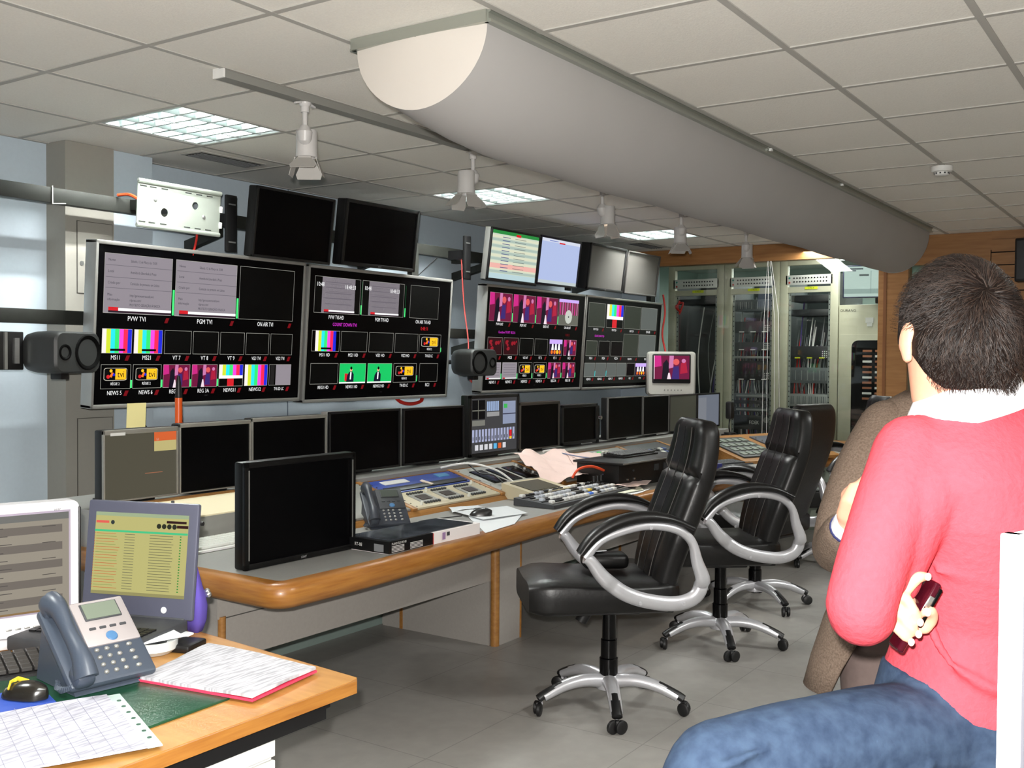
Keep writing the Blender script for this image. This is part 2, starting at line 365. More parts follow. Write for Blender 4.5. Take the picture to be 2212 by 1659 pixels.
# ---------------------------------------------------------------- lighting track with spotlights
TRK = mat('grey_track', (150, 150, 144), .5, .3)
LAMPM = mat('grey_lamp_enamel', (196, 194, 192), .35, nz=.02)
t = thing('lighting_track', 'long grey lighting track fixed under the ceiling beside the duct', 'lighting track', (2.55, 3.02, C))
b = MB(); b.prism([(-.018, 0), (.018, 0), (.018, -.028), (.028, -.030), (.028, -.034), (-.028, -.034), (-.028, -.030), (-.018, -.028)], 0, 6.1, TRK, axis='x'); b.build('rail', t, smooth=0)
b = MB(); b.box((-.004, 0, -.017), (.008, .058, .036), WHITEP); b.build('end_cap', t, smooth=0)
def spot(x, ang, mode, label, lit=False):
    t = thing('track_spotlight', label, 'spotlight', (x, 3.02, C-.034), 0, 'grey track spotlights with barn doors'); t.scale = (.86, .86, .86)
    b = MB(); b.lathe([(.03, 0), (.028, -.01), (.02, -.02), (.02, -.045), (.001, -.046)], LAMPM, 16)
    for s_ in (-1, 1): b.box((s_*.04, 0, -.006), (.045, .02, .01), LAMPM, ry=s_*.25, bev=.003)
    b.build('track_adapter', t)
    b = MB(); b.cyl((0, 0, -.045), (0, 0, -.115), .012, LAMPM, 12); b.build('stem', t)
    h = TR((0, 0, -.12), 0, 0, ang)
    b = MB()
    b.tube([h @ Vector(p) for p in [(0, 0, .012), (.004, 0, -.015), (.0, 0, -.045), (-.03, 0, -.075)]], [.02, .036, .032, .02], LAMPM, 14)
    b.lathe([(.001, .005), (.046, .002), (.05, -.004), (.05, -.10), (.052, -.125), (.044, -.128), (.042, -.11), (.001, -.108)], LAMPM, 24, M=h @ TR((-.045, 0, -.0)))
    b.build('lamp_head', t)
    b = MB(); b.lathe([(.001, -.1085), (.04, -.1085), (.04, -.112), (.001, -.112)], em((255, 225, 190), 2) if lit else mat('lens_glass', (60, 60, 64), .15), 20, M=h @ TR((-.045, 0, 0))); b.build('lens', t)
    hb = h @ TR((-.045, 0, -.13))
    LF = mat('barn_door_enamel', (168, 165, 160), .45, nz=.02)
    b = MB()
    for q in range(4):
        a = q*pi/2+pi/4*0; b.box((.05*cos(a), .05*sin(a), -.002), (.008, .06, .008), LF, rz=a, M=hb)
    b.build('barn_frame', t, smooth=0)
    tilt = {0: (.85, .35, .2, .3), 1: (.7, .45, .7, .45), 2: (.15, .3, .15, .7)}[mode]
    for q in range(4):
        b = MB(); a = q*pi/2
        L = .085; w = .075 if q % 2 else .1
        T = hb @ TR((0, 0, 0), 0, 0, a) @ TR((.05, 0, -.004)) @ Matrix.Rotation(-tilt[q], 4, 'Y')
        P = [(-.032, 0), (.032, 0), (w*.62, -L*.75), (w*.55, -L), (-w*.55, -L), (-w*.62, -L*.75)]
        b.prism(P, -.0015, .0015, LF, M=T, axis='x')
        if q == (2 if mode == 0 else 9):
            for g in range(10): b.box((.003, 0, -.01-.0075*g), (.003, .07, .0025), WHITEP, M=T)
        b.build('barn_door', t, smooth=0)
    return t
spot(2.98, radians(215), 0, 'nearest track spotlight with ribbed barn doors, at the left')
spot(4.12, radians(-20), 1, 'second track spotlight in front of the second ceiling light')
spot(5.43, radians(150), 2, 'third track spotlight, its lamp glowing', True)
spot(6.545, radians(215), 1, 'fourth track spotlight in front of the third ceiling light')
spot(7.745, radians(190), 2, 'farthest track spotlight in front of the timber beam')
lamp('third_spotlight_lamp', 'SPOT', (5.45, 3.0, C-.3), 16, (1, .86, .68), .03, target=(5.6, 3.1, .8), spot=radians(60))
# ================================================================ wall displays
def T2(x, z, y=0): return TR((x, y, z), rx=pi/2)
SW = pix((236, 236, 236), .85); SGR = pix((156, 148, 156), .62); SLN = pix((118, 112, 122), .55); SRED = pix((205, 30, 40), .8); SDR = pix((120, 10, 20), .7)
SGN = pix((70, 225, 120), .9); SMG = pix((205, 50, 200), .85); SBK = pix((6, 6, 8), .0); SLINE = pix((190, 190, 180), .6); SDK = pix((70, 68, 80), .5)
BARS = [pix(c, .85) for c in [(235, 225, 220), (200, 215, 50), (40, 220, 225), (50, 220, 110), (230, 70, 215), (235, 40, 80), (30, 40, 205)]]
SYEL = pix((240, 180, 30), .9); SPIX = [pix(c, .75) for c in [(200, 40, 130), (110, 20, 60), (200, 120, 170), (60, 40, 110), (235, 215, 225), (170, 30, 60), (20, 14, 30), (220, 90, 90)]]
SGS = pix((20, 180, 90), .9); SSUIT = pix((20, 26, 48), .6); SSKIN = pix((225, 170, 130), .8); SORG = pix((225, 110, 30), .85); SLIL = pix((190, 160, 230), .85)
class Pic:
    """flat picture shown on a screen of size w x h; u,v run 0..1"""
    def __init__(s, w, h): s.b = MB(); s.w = w; s.h = h; s.k = 0
    def r(s, u0, u1, v0, v1, m, lay=1):
        y = -.0006*lay; w, h = s.w, s.h
        s.b.face([(u0*w, y, v0*h), (u1*w, y, v0*h), (u1*w, y, v1*h), (u0*w, y, v1*h)], m)
    def poly(s, P, m, lay=2): s.b.face([(u*s.w, -.0006*lay, v*s.h) for u, v in P], m)
    def disc(s, u, v, r, m, lay=3, k=1.0):
        s.poly([(u+r*k*cos(2*pi*i/14)/s.w, v+r*sin(2*pi*i/14)/s.h) for i in range(14)], m, lay)
    def t(s, txt, u, v, size, m=None, lay=3, sx=.8, align='CENTER'):
        s.b.text(txt, size*s.h, m or SW, T2(u*s.w, v*s.h, -.0006*lay), align=align, sx=sx)
    def frame(s, u0, u1, v0, v1, m=None, t=.0016):
        m = m or SLINE; a = t/s.w*1.0; c = t/s.h
        s.r(u0, u1, v1-c, v1, m, 2); s.r(u0, u1, v0, v0+c, m, 2); s.r(u0, u0+a, v0, v1, m, 2); s.r(u1-a, u1, v0, v1, m, 2)
def pic_bars(P, u0, u1, v0, v1, tag_=True, pad=0.0):
    a = u0+(u1-u0)*pad; c = u1-(u1-u0)*pad
    for k in range(7): P.r(a+(c-a)*k/7, a+(c-a)*(k+1)/7, v0, v1, BARS[k])
    if tag_: P.r(a+(c-a)*.28, a+(c-a)*.78, v0+(v1-v0)*.10, v0+(v1-v0)*.19, SBK, 2)
def pic_half(P, u0, u1, v0, v1):
    for k in range(7): P.r(u0+(u1-u0)*k/7, u0+(u1-u0)*(k+1)/7, v0+(v1-v0)*.5, v1, BARS[k])
    P.r(u0, u1, v0+(v1-v0)*.36, v0+(v1-v0)*.5, SW); P.r(u0, u1, v0, v0+(v1-v0)*.36, SBK); P.r(u0+(u1-u0)*.35, u0+(u1-u0)*.62, v0, v0+(v1-v0)*.36, SRED, 2)
def pic_logo(P, u0, u1, v0, v1):
    w = u1-u0; h = v1-v0
    P.poly([(u0+w*(.10+.78*(x+.5)), v0+h*(.34+.52*(y+.5))) for x, y in rrect(1, 1, .14, 3)], pix((210, 205, 190), .6), 1)
    P.poly([(u0+w*(.115+.75*(x+.5)), v0+h*(.36+.48*(y+.5))) for x, y in rrect(1, 1, .14, 3)], SBK, 2)
    P.r(u0+w*.48, u0+w*.84, v0+h*.38, v0+h*.82, SYEL, 3)
    P.t('tvi', u0+w*.665, v0+h*.59, h*.38, SBK, 4, sx=.9)
    P.disc(u0+w*.33, v0+h*.74, h*P.h*.07, SYEL, 4); P.poly([(u0+w*.27, v0+h*.5), (u0+w*.36, v0+h*.68), (u0+w*.42, v0+h*.66), (u0+w*.36, v0+h*.46)], SORG, 4)
    P.disc(u0+w*.24, v0+h*.5, h*P.h*.08, SRED, 4); P.disc(u0+w*.43, v0+h*.58, h*P.h*.06, BARS[6], 4)
    P.t('RÉGIE 2', u0+w*.48, v0+h*.2, h*.16, SW, 3)
def pic_talk(P, u0, u1, v0, v1, dim=0):
    w = u1-u0; h = v1-v0; S = SPIX
    P.r(u0, u1, v0, v1, S[1 if not dim else 6])
    P.poly([(u0, v0+h*.55), (u0+w*.22, v0+h*.6), (u0+w*.2, v1), (u0, v1)], S[0], 2)
    P.poly([(u0+w*.22, v0), (u0+w*.44, v0), (u0+w*.42, v0+h*.7), (u0+w*.36, v0+h*.86), (u0+w*.26, v0+h*.7)], S[6], 3)
    P.poly([(u0+w*.42, v0+h*.5), (u0+w*.55, v0+h*.55), (u0+w*.56, v1), (u0+w*.44, v1)], S[2], 2)
    P.poly([(u0+w*.5, v0+h*.1), (u0+w*.72, v0+h*.1), (u0+w*.7, v0+h*.6), (u0+w*.55, v0+h*.58)], S[3], 3)
    P.disc(u0+w*.63, v0+h*.76, h*P.h*.12, S[7], 3)
    P.poly([(u0+w*.74, v0+h*.3), (u0+w*.95, v0+h*.35), (u0+w*.9, v0+h*.85), (u0+w*.76, v0+h*.7)], S[5], 3)
    P.disc(u0+w*.84, v0+h*.8, h*P.h*.08, S[2], 4)
    P.poly([(u0+w*.36, v0), (u0+w*.5, v0), (u0+w*.45, v0+h*.34), (u0+w*.41, v0+h*.34)], S[4], 4)
def pic_studio(P, u0, u1, v0, v1, red):
    w = u1-u0; h = v1-v0; P.r(u0, u1, v0, v1, SGS); P.r(u0, u1, v0, v0+h*.07, SW, 2)
    if red: P.poly([(u0+w*.2, v0+h*.12), (u0+w*.34, v0+h*.12), (u0+w*.34, v0+h*.48), (u0+w*.2, v0+h*.5)], SRED, 2)
    P.poly([(u0+w*.26, v0+h*.08), (u0+w*.54, v0+h*.08), (u0+w*.54, v0+h*.45), (u0+w*.47, v0+h*.6), (u0+w*.36, v0+h*.56), (u0+w*.29, v0+h*.4)], SSUIT, 3)
    P.poly([(u0+w*.39, v0+h*.2), (u0+w*.44, v0+h*.2), (u0+w*.45, v0+h*.56), (u0+w*.40, v0+h*.56)], SW, 4)
    P.disc(u0+w*.43, v0+h*.68, h*P.h*.09, SSKIN, 4); P.disc(u0+w*.43, v0+h*.76, h*P.h*.08, SBK, 5, .9)
def pic_grey(P, u0, u1, v0, v1):
    w = u1-u0; P.r(u0, u1, v0, v1, SBK); P.r(u0+w*.3, u1, v0, v1, SGR, 2); P.r(u0+w*.06, u0+w*.24, v0, v1, pix((40, 38, 38), .5), 2)
def pic_red(P, u0, u1, v0, v1):
    w = u1-u0; h = v1-v0; P.r(u0, u1, v0, v1, pix((50, 10, 18), .6))
    for k in range(9):
        rnd = random.Random(k); a = u0+w*(.08+.8*rnd.random()); c = v0+h*(.3+.5*rnd.random()); P.disc(a, c, h*P.h*(.06+.08*rnd.random()), pix((150, 25, 40), .7), 2+k % 3)
def pic_stage(P, u0, u1, v0, v1):
    w = u1-u0; h = v1-v0; P.r(u0, u1, v0, v1, pix((40, 26, 60), .6)); P.r(u0, u1, v0+h*.72, v1, SLIL, 2)
    for q in (.25, .5, .75): P.poly([(u0+w*(q-.09), v0+h*.35), (u0+w*(q+.09), v0+h*.35), (u0+w*(q+.05), v0+h*.72), (u0+w*(q-.05), v0+h*.72)], SW, 3)
    for q in (.2, .42, .62, .82): P.disc(u0+w*q, v0+h*.22, h*P.h*.13, SORG if q != .62 else SYEL, 4)
def pic_news(P, u0, u1, v0, v1, small=False):
    w = u1-u0; h = v1-v0; P.r(u0, u1, v0, v1, SGR)
    for q in (.80, .60, .42): P.r(u0+w*.02, u1, v0+h*q, v0+h*(q+.008), SLN, 2)
    if small == 2:
        for q in (.85, .7, .55, .4, .25): P.r(u0+w*.1, u1-w*.1, v0+h*q, v0+h*(q+.02), SLN, 2)
    else:
        rows = [('Nome', 'Sábado, 12 de Março às 15:00', .89), ('Local', 'Avenida da Liberdade à Praça', .70), ('Criado por', 'Comissão do protesto em Lisboa', .51), ('Mais', 'http://geracaoenrascada.wo', .31), ('informação', 'rdpress.com/', .23), ('', 'PROTESTO GERAÇÃO À RASCA', .15)]
        for a, c, q in rows:
            P.t(a, u0+w*.05, v0+h*q, h*.062, SDK, 3, .85, 'LEFT'); P.t(c, u0+w*.37, v0+h*q, h*.062, SDK, 3, .70, 'LEFT')
    P.r(u0+w*.07, u0+w*.21, v0+h*.045, v0+h*.105, SRED, 4); P.r(u0+w*.21, u1, v0+h*.045, v0+h*.09, SW, 4); P.r(u0+w*.07, u1, v0+h*.012, v0+h*.045, pix((50, 30, 44), .6), 4)
def red_mark(P, u, v, s=1): P.poly([(u, v), (u+.014*s, v), (u+.022*s, v+.032*s), (u+.008*s, v+.032*s)], SDR, 3)
def row(P, cells, v0, v1, caps, pics, sz, capdy=.026, extra=True):
    for k, (u0, u1) in enumerate(cells):
        f = pics[k]
        if f: f(P, u0, u1, v0, v1)
        else: P.r(u0, u1, v0, v1, SBK)
        P.frame(u0, u1, v0, v1)
        if caps[k]: P.t(caps[k], (u0+u1)/2-.004, v0-capdy, sz*1.12 if len(caps[k]) < 7 else sz*.95, SW, 3, .8 if len(caps[k]) < 8 else .68)
        if extra: red_mark(P, u1-.028, v0-capdy-.018)
def eq(a, b_, n, gap): w = (b_-a-gap*(n-1))/n; return [(a+k*(w+gap), a+k*(w+gap)+w) for k in range(n)]
def pic1(P):
    c = [(.037, .321), (.337, .628), (.644, .937)]
    row(P, c, .572, .928, ['PVW TVI', 'PGM TVI', 'ON AIR TVI'], [pic_news, pic_news, None], .044, .030)
    for u in (.326, .632): P.r(u-.001, u+.008, .575, .735 if u < .5 else .71, SGN, 4)
    c = eq(.037, .941, 7, .009)
    row(P, c, .332, .480, ['MS11', 'MS21', 'VT 7', 'VT 8', 'VT 9', 'VIZ1 TVI', 'VIZ2 TVI'], [pic_bars, pic_bars]+[None]*5, .034)
    row(P, c, .118, .265, ['NEWS 5', 'NEWS 6', 'REG 3A', 'REG 3A', 'NEWS11', 'NEWS12', 'TVI-SD LC'], [pic_logo, pic_logo, pic_talk, pic_talk, pic_half, lambda *a: pic_bars(*a, tag_=False), pic_grey], .032)
    for k in range(4): P.r(c[k][1]-.001, c[k][1]+.006, .122, .17, SGN, 4)
def pic2(P):
    c = [(.042, .327), (.340, .630), (.677, .896)]
    nar = lambda P, a, b_, v0, v1: (P.r(a, b_, v0, v1, SBK), pic_news(P, a+.045, b_-.035, v0, v1, 2))
    row(P, c, .656, .921, ['PVW TVI-HD', 'PGM TVI-HD', 'ON AIR TVI-HD'], [nar, nar, None], .044, .030, False)
    for u in (.335, .64): P.r(u-.003, u+.004, .66, .73, SGN, 4); P.r(u, u+.002, .73, .91, pix((30, 110, 60), .6), 4)
    for a, q in ((.075, .20), (.375, .5)):
        P.t('10:48', a, .862, .044, SW, 5, .8); P.t('18:48:33', q+.06, .855, .044, SW, 5, .8)
    P.t('COUNT DOWN TVI', .237, .575, .036, SMG, 3, .8); P.t('0:48:11', .795, .572, .042, SRED, 3, .8)
    c = [(.039, .208), (.218, .388), (.401, .569), (.581, .750), (.761, .929)]
    row(P, c, .375, .528, ['MS11 HD', 'MS21 HD', 'VIZ1 HD', 'VIZ2 HD', 'TVI-SD LC'], [lambda *a: pic_bars(*a, pad=.13), None, None, None, pic_logo], .036)
    c[4] = (.774, .916)
    row(P, c, .135, .288, ['REG3 HD', 'NEWS11 HD', 'NEWS12 HD', 'TVI-SD LC', 'RC1'], [None, lambda *a: pic_studio(*a, red=1), lambda *a: pic_studio(*a, red=0), pic_logo, None], .036)
    P.r(.752, .757, .14, .19, SGN, 4); P.r(.929, .934, .385, .42, SGN, 4)
def pic_clock(P, u0, u1, v0, v1):
    P.r(u0, u1, v0, v1, pix((120, 60, 80), .6)); P.r(u0, u1, v1-(v1-v0)*.12, v1, SLIL, 2)
    for k in range(8): P.r(u0+(u1-u0)*(.06+.12*k), u0+(u1-u0)*(.1+.12*k), v0+(v1-v0)*.4, v1-(v1-v0)*.12, SPIX[2] if k % 2 else SPIX[0], 2)
    P.r(u0, u1, v0, v0+(v1-v0)*.4, pix((110, 110, 100), .6), 2); P.disc((u0+u1)/2, v0+(v1-v0)*.33, .055, pix((200, 205, 195), .7), 4); P.disc((u0+u1)/2, v0+(v1-v0)*.33, .008, SDK, 5)
def pic3(P):
    row(P, [(.035, .24), (.251, .465), (.477, .697), (.707, .925)], .665, .93, ['PVW INT', 'PGM INT', 'BKB INT', 'ON AIR INT'], [pic_talk]*3+[pic_clock], .038)
    for u in (.245, .471, .702): P.r(u-.003, u+.004, .67, .75, SGN, 4)
    P.t('Countdown TVI INT  00:22:16', .205, .566, .033, SMG, 3, .68); P.t('0:48:11', .82, .566, .038, SDR, 3, .8)
    c = [(.037, .168), (.182, .318), (.332, .465), (.480, .612), (.631, .768), (.785, .925)]
    row(P, c, .355, .518, ['MS13', 'MS23', 'VIZ INT', 'VT 3', 'VT 4', 'RC3'], [pic_red, pic_red, None, None, pic_stage, lambda *a: pic_talk(*a)], .034)
    row(P, c, .125, .285, ['NEWS 1', 'NEWS 2', 'NEWS 3', 'NEWS 4', 'REG 3A', 'REG 3B'], [lambda *a: pic_news(*a, small=2)]*2+[pic_logo, pic_logo, pic_talk, pic_talk], .034)
    for k in range(6): P.r(c[k][1]+.001, c[k][1]+.007, .13, .18, SGN, 4)
def pic4(P):
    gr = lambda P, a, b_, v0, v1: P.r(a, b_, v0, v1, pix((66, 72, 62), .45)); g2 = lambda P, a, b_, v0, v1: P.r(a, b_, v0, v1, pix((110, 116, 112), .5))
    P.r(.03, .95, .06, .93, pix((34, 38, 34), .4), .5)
    row(P, [(.036, .234), (.255, .464), (.480, .701), (.709, .93)], .67, .925, ['PVW TG24', 'PGM TG24', 'BKB TG24', 'ON AIR'], [gr, pic_half, gr, g2], .034)
    P.t('COUNT DOWN TG24', .18, .573, .032, SMG, 3, .66)
    row(P, [(.030, .161), (.180, .316), (.332, .481)], .36, .522, ['MS14', 'MS24', 'VIZ 24'], [gr, None, None], .032)
    row(P, [(.487, .689), (.697, .932)], .355, .612, ['RGB NEWS', 'REG 24'], [gr, g2], .03)
    row(P, [(.025, .147), (.155, .283), (.291, .416), (.424, .545)], .136, .285, ['NEWS 1', 'NEWS 2', 'NEWS 7', 'NEWS 8'], [g2]*4, .03)
    row(P, [(.553, .661), (.670, .817), (.83, .93)], .136, .283, ['RC1', 'VT 4', 'RC2'], [None, pic_stage, None], .03)
    for u in (.15, .287): P.r(u, u+.004, .14, .2, BARS[2], 4)
BEZ = mat('silver_display_frame', (172, 172, 168), .32, .55, nz=.03)
def display(x0, x1, zb, zt, pic, label):
    w = x1-x0; h = zt-zb
    t = thing('wall_display', label, 'display', (x0, 4.30, zb), 0, 'large silver framed multiview displays on the wall', rx=radians(3.6))
    b = MB(); f = .020; d = .085
    for (cx, cz, ww, hh) in ((w/2, f/2, w, f), (w/2, h-f/2, w, f), (f*.4, h/2, f*.8, h), (w-f*.4, h/2, f*.8, h)):
        b.box((cx, d/2-.006, cz), (ww, d, hh), BEZ, bev=.005)
    b.build('frame', t)
    b = MB(); b.box((w/2, .04, h/2), (w-.02, .07, h-.02), DGREY, bev=.01); b.box((w/2, .10, h/2), (w*.7, .06, h*.6), DGREY, bev=.02); b.build('housing', t)
    b = MB(); b.box((w/2, .006, h/2), (w-.028, .012, h-.036), SCREEN_OFF); b.build('screen', t, smooth=0)
    P = Pic(w, h); pic(P); P.t('SONY', .5, .062, .012, mat('maker_mark', (70, 70, 74), .4), 2); P.b.build('picture', t, smooth=0, fix=False)
    b = MB(); b.box((w/2, .155, h/2), (.4, .06, .4), BLACK); b.build('wall_mount', t, smooth=0)
    return t
display(2.872, 4.205, 1.252, 2.040, pic1, 'leftmost big multiview display, showing PVW TVI and PGM TVI')
display(4.225, 5.575, 1.238, 2.035, pic2, 'big multiview display second from the left, showing COUNT DOWN TVI')
display(5.972, 7.380, 1.252, 2.035, pic3, 'big multiview display third from the left, full of pink pictures')
display(7.392, 8.815, 1.248, 2.035, pic4, 'rightmost big multiview display, washed by grey reflections')
# ---------------------------------------------------------------- steel rails carrying the screens
RAIL = mat('dark_steel_rail', (44, 46, 42), .5, .3, nz=.1)
for z, h, lab in ((2.212, .072, 'upper dark steel rail running along the wall behind the small screens'), (1.648, .066, 'lower dark steel rail running along the wall behind the big displays')):
    t = thing('wall_rail', lab, 'rail', (3.2, 4.50, z), 0, 'dark steel rails along the wall')
    b = MB(); b.box((0, .0, h/2), (11.6, .05, h), RAIL, bev=.003); b.build('beam', t)
    for x in (-3.5, -1.2, .62, 2.05, 3.1, 4.9):
        b = MB(); b.box((x, .16, h/2), (.06, .27, .05), RAIL); b.prism([(.02, 0), (.02, -.05), (.3, -.12), (.3, -.06)], x-.02, x+.02, RAIL, axis='x'); b.build('wall_bracket', t, smooth=0)
b = MB(); b.box((5.42, 4.47, 2.05), (.07, .04, .40), RAIL); tag(b.build('rail_post', smooth=0), 'short dark upright hanging from the upper rail beside the second small screen', 'post')
b = MB(); b.tube([(3.075-.28, 4.47, 2.29), (3.075-.28, 4.468, 2.205)], .003, WHITEP, 6); b.tube([(2.795, 4.466, 2.207), (2.86, 4.466, 2.215)], .002, WHITEP, 6)
tag(b.build('cable_tie'), 'thin white cable tie round the upper rail', 'cable tie')
# ---------------------------------------------------------------- empty galvanised mounting plate
t = thing('mounting_plate', 'empty galvanised steel screen mounting plate on the upper rail', 'mounting plate', (3.05, 4.20, 2.125), 0, rx=radians(4))
PLM = mat('galvanised_steel', (182, 190, 180), .38, .55, nz=.06, scale=8)
b = MB(); w, h = .49, .20
out = [(0, 0), (w, 0), (w, h), (0, h)]
# plate drawn as a grid with two round holes cut out
def holed(b, w, h, holes, y, m):
    xs = [0]+[v for cx, cz, r in sorted(holes) for v in (cx-r*1.4, cx+r*1.4)]+[w]
    for k in range(len(xs)-1):
        hc = [q for q in holes if abs((xs[k]+xs[k+1])/2-q[0]) < 1e-6]
        if not hc: b.box(((xs[k]+xs[k+1])/2, y, h/2), (xs[k+1]-xs[k], .004, h), m); continue
        cx, cz, r = hc[0]; n = 24; s_ = r*1.4
        b.box((cx, y, (cz-s_)/2), (2*s_, .004, cz-s_), m); b.box((cx, y, (cz+s_+h)/2), (2*s_, .004, h-cz-s_), m)
        for i in range(n):
            a0, a1 = 2*pi*i/n, 2*pi*(i+1)/n
            def sq(a):
                q = s_/max(abs(cos(a)), abs(sin(a))); return (cx+q*cos(a), cz+q*sin(a))
            A, B_ = (cx+r*cos(a0), cz+r*sin(a0)), (cx+r*cos(a1), cz+r*sin(a1)); Cc, D = sq(a1), sq(a0)
            b.prism([A, B_, Cc, D], y-.002, y+.002, m, axis='y')
holed(b, w, h, [(.155, .07, .021), (.335, .125, .019)], 0, PLM)
b.build('plate', t, smooth=0)
for z in (h, 0):
    b = MB(); s_ = 1 if z else -1
    b.tube([(-.0, -.004, z+.004*s_), (w, -.004, z+.004*s_)], .011, PLM, 10, flat=.8); b.build('rolled_edge', t)
sl2 = mat('slot_shadow', (30, 32, 30), .8)
for k, x in enumerate([.01, .065, .13, .27, .335, .40]):
    for z in (h-.018, .014):
        b = MB(); b.box((x+.02, -.0025, z), (.036, .002, .005), sl2); b.build('slot', t, smooth=0)
for (x, z) in ((.10, .125), (.39, .075)):
    b = MB(); b.lathe([(.001, .006), (.007, .005), (.011, 0)], STEEL, 14, M=TR((x, -.002, z), rx=pi/2)); b.build('bolt', t)
for z in (.045, .125):
    b = MB(); b.box((w+.004, -.004, z), (.014, .012, .032), WHITEP, bev=.003); b.build('clip', t)
b = MB(); b.box((.245, .15, .11), (.16, .29, .05), RAIL); b.build('arm', t, smooth=0)
# ---------------------------------------------------------------- generic flat monitor
def monitor(name, label, cat, loc, rz, w, h, frame=.016, depth=.055, fm=None, sm=None, pic=None, rx=0, mark=None, group=None, mount=True, side=None, top=None, sweep=None):
    t = thing(name, label, cat, loc, rz, group, rx)
    fm = fm or BLACK
    b = MB(); b.box((0, depth/2+.004, h/2), (w, depth, h), side or fm, bev=.008); b.box((0, depth+.02, h*.45), (w*.6, .05, h*.6), side or fm, bev=.015); b.build('housing', t)
    b = MB(); f = frame; tf = top or f
    for (cx, cz, ww, hh) in ((0, f/2, w, f), (0, h-tf/2, w, tf), (-w/2+f/2, h/2, f, h), (w/2-f/2, h/2, f, h)): b.box((cx, 0, cz), (ww, .016, hh), fm, bev=.003)
    b.build('bezel', t)
    b = MB(); b.box((0, .004, h/2), (w-1.6*f, .006, h-f-tf+.006), sm or SCREEN_OFF); b.build('screen', t, smooth=0)
    if pic:
        P = Pic(w-2*f, h-f-tf); pic(P); o = P.b.build('picture', t, smooth=0, fix=False, loc=(-w/2+f, -.0005, f))
    if mark:
        b = MB(); b.text(mark, f*.55 if f > .012 else .009, mat('maker_mark_pale', (150, 150, 152), .4), T2(0, f*.45, -.0085), sx=.9); b.build('maker_mark', t, smooth=0)
    if mount:
        b = MB(); b.box((0, depth+.08, h*.5), (.1, .11, .1), BLACK); b.build('mount', t, smooth=0)
    return t
def pic_sheet(P):
    P.r(0, 1, 0, 1, pix((196, 208, 190), .75)); P.r(0, 1, .93, 1, pix((40, 130, 60), .8), 2); P.r(.5, .6, .92, .97, SRED, 3)
    cs = [(214, 216, 190), (168, 186, 176)]
    for k in range(12): P.r(0, 1, .85-k*.066, .90-k*.066, pix(cs[k % 2], .75), 2)
    P.r(0, 1, .22, .32, pix((225, 170, 160), .8), 3); P.r(0, 1, 0, .11, pix((180, 205, 210), .75), 3)
    for k in range(11):
        P.r(.22, .38, .865-k*.07, .88-k*.07, pix((90, 100, 150), .6), 4); P.r(.48, .72, .868-k*.07, .878-k*.07, pix((110, 120, 120), .6), 4)
def pic_blue(P):
    P.r(0, 1, 0, 1, pix((165, 178, 214), .82)); P.r(0, 1, .93, 1, pix((200, 205, 220), .8), 2); P.r(.45, .6, .915, .945, SRED, 3); P.r(0, 1, 0, .07, pix((180, 190, 190), .8), 2); P.r(.2, .42, .95, .965, pix((90, 110, 190), .7), 3)
G = 'small screens on the upper rail'
BEVB = mat('black_screen_frame', (12, 11, 11), .45, nz=.1)
tl = radians(7)
monitor('monitor', 'black switched-off screen on the upper rail, left of the pair with the ceiling bulge', 'monitor', (4.065, 4.22, 2.035), 0, .585, .375, .014, .06, BEVB, rx=tl, group=G)['label'] = 'left one of the two black screens above the leftmost displays'
monitor('monitor', 'right one of the two black screens above the leftmost displays', 'monitor', (4.765, 4.20, 2.045), radians(-2), .645, .385, .022, .07, BEVB, rx=tl, mark='SONY', group=G)
monitor('monitor', 'screen with a striped green and cream list, above the third big display', 'monitor', (6.21, 4.20, 2.055), 0, .635, .37, .016, .05, BLACK, pic=pic_sheet, side=SILVER, rx=tl, group=G)
monitor('monitor', 'plain pale blue lit screen above the third big display', 'monitor', (6.835, 4.20, 2.065), 0, .60, .37, .016, .05, mat('navy_frame', (26, 26, 44), .4), pic=pic_blue, side=SILVER, rx=tl, group=G)
GSC = mat('screen_reflection_grey', (84, 82, 78), .42, spec=.6)  # grey room reflection put into the base colour of the glass
monitor('monitor', 'dull grey screen above the last big display, the left of two', 'monitor', (7.60, 4.20, 2.075), 0, .62, .375, .02, .16, BLACK, sm=GSC, rx=tl, group=G, mark='SONY')
monitor('monitor', 'dull grey screen above the last big display, the right of two', 'monitor', (8.25, 4.20, 2.075), 0, .62, .37, .014, .05, mat('mid_grey_frame', (70, 68, 66), .45), sm=GSC, rx=tl, group=G)
# adapter plates between rail and screens
for k, (x, lab) in enumerate([(3.73, 'black mounting bracket left of the first black upper screen'), (4.405, 'black mounting bracket between the two black upper screens'), (5.84, 'black mounting bracket left of the striped list screen'), (7.22, 'black mounting bracket between the blue screen and the grey screen')]):
    t = thing('mounting_bracket', lab, 'bracket', (x, 4.33, 2.06), 0, 'black mounting brackets on the upper rail')
    b = MB(); b.box((0, 0, .15), (.07, .02, .30), BLACK, bev=.003); b.box((0, .08, .17), (.05, .14, .06), BLACK); b.build('plate', t)
    for z in (.25, .05):
        b = MB(); b.box((0, -.012, z), (.045, .004, .008), STEEL); b.build('slot_bar', t, smooth=0)
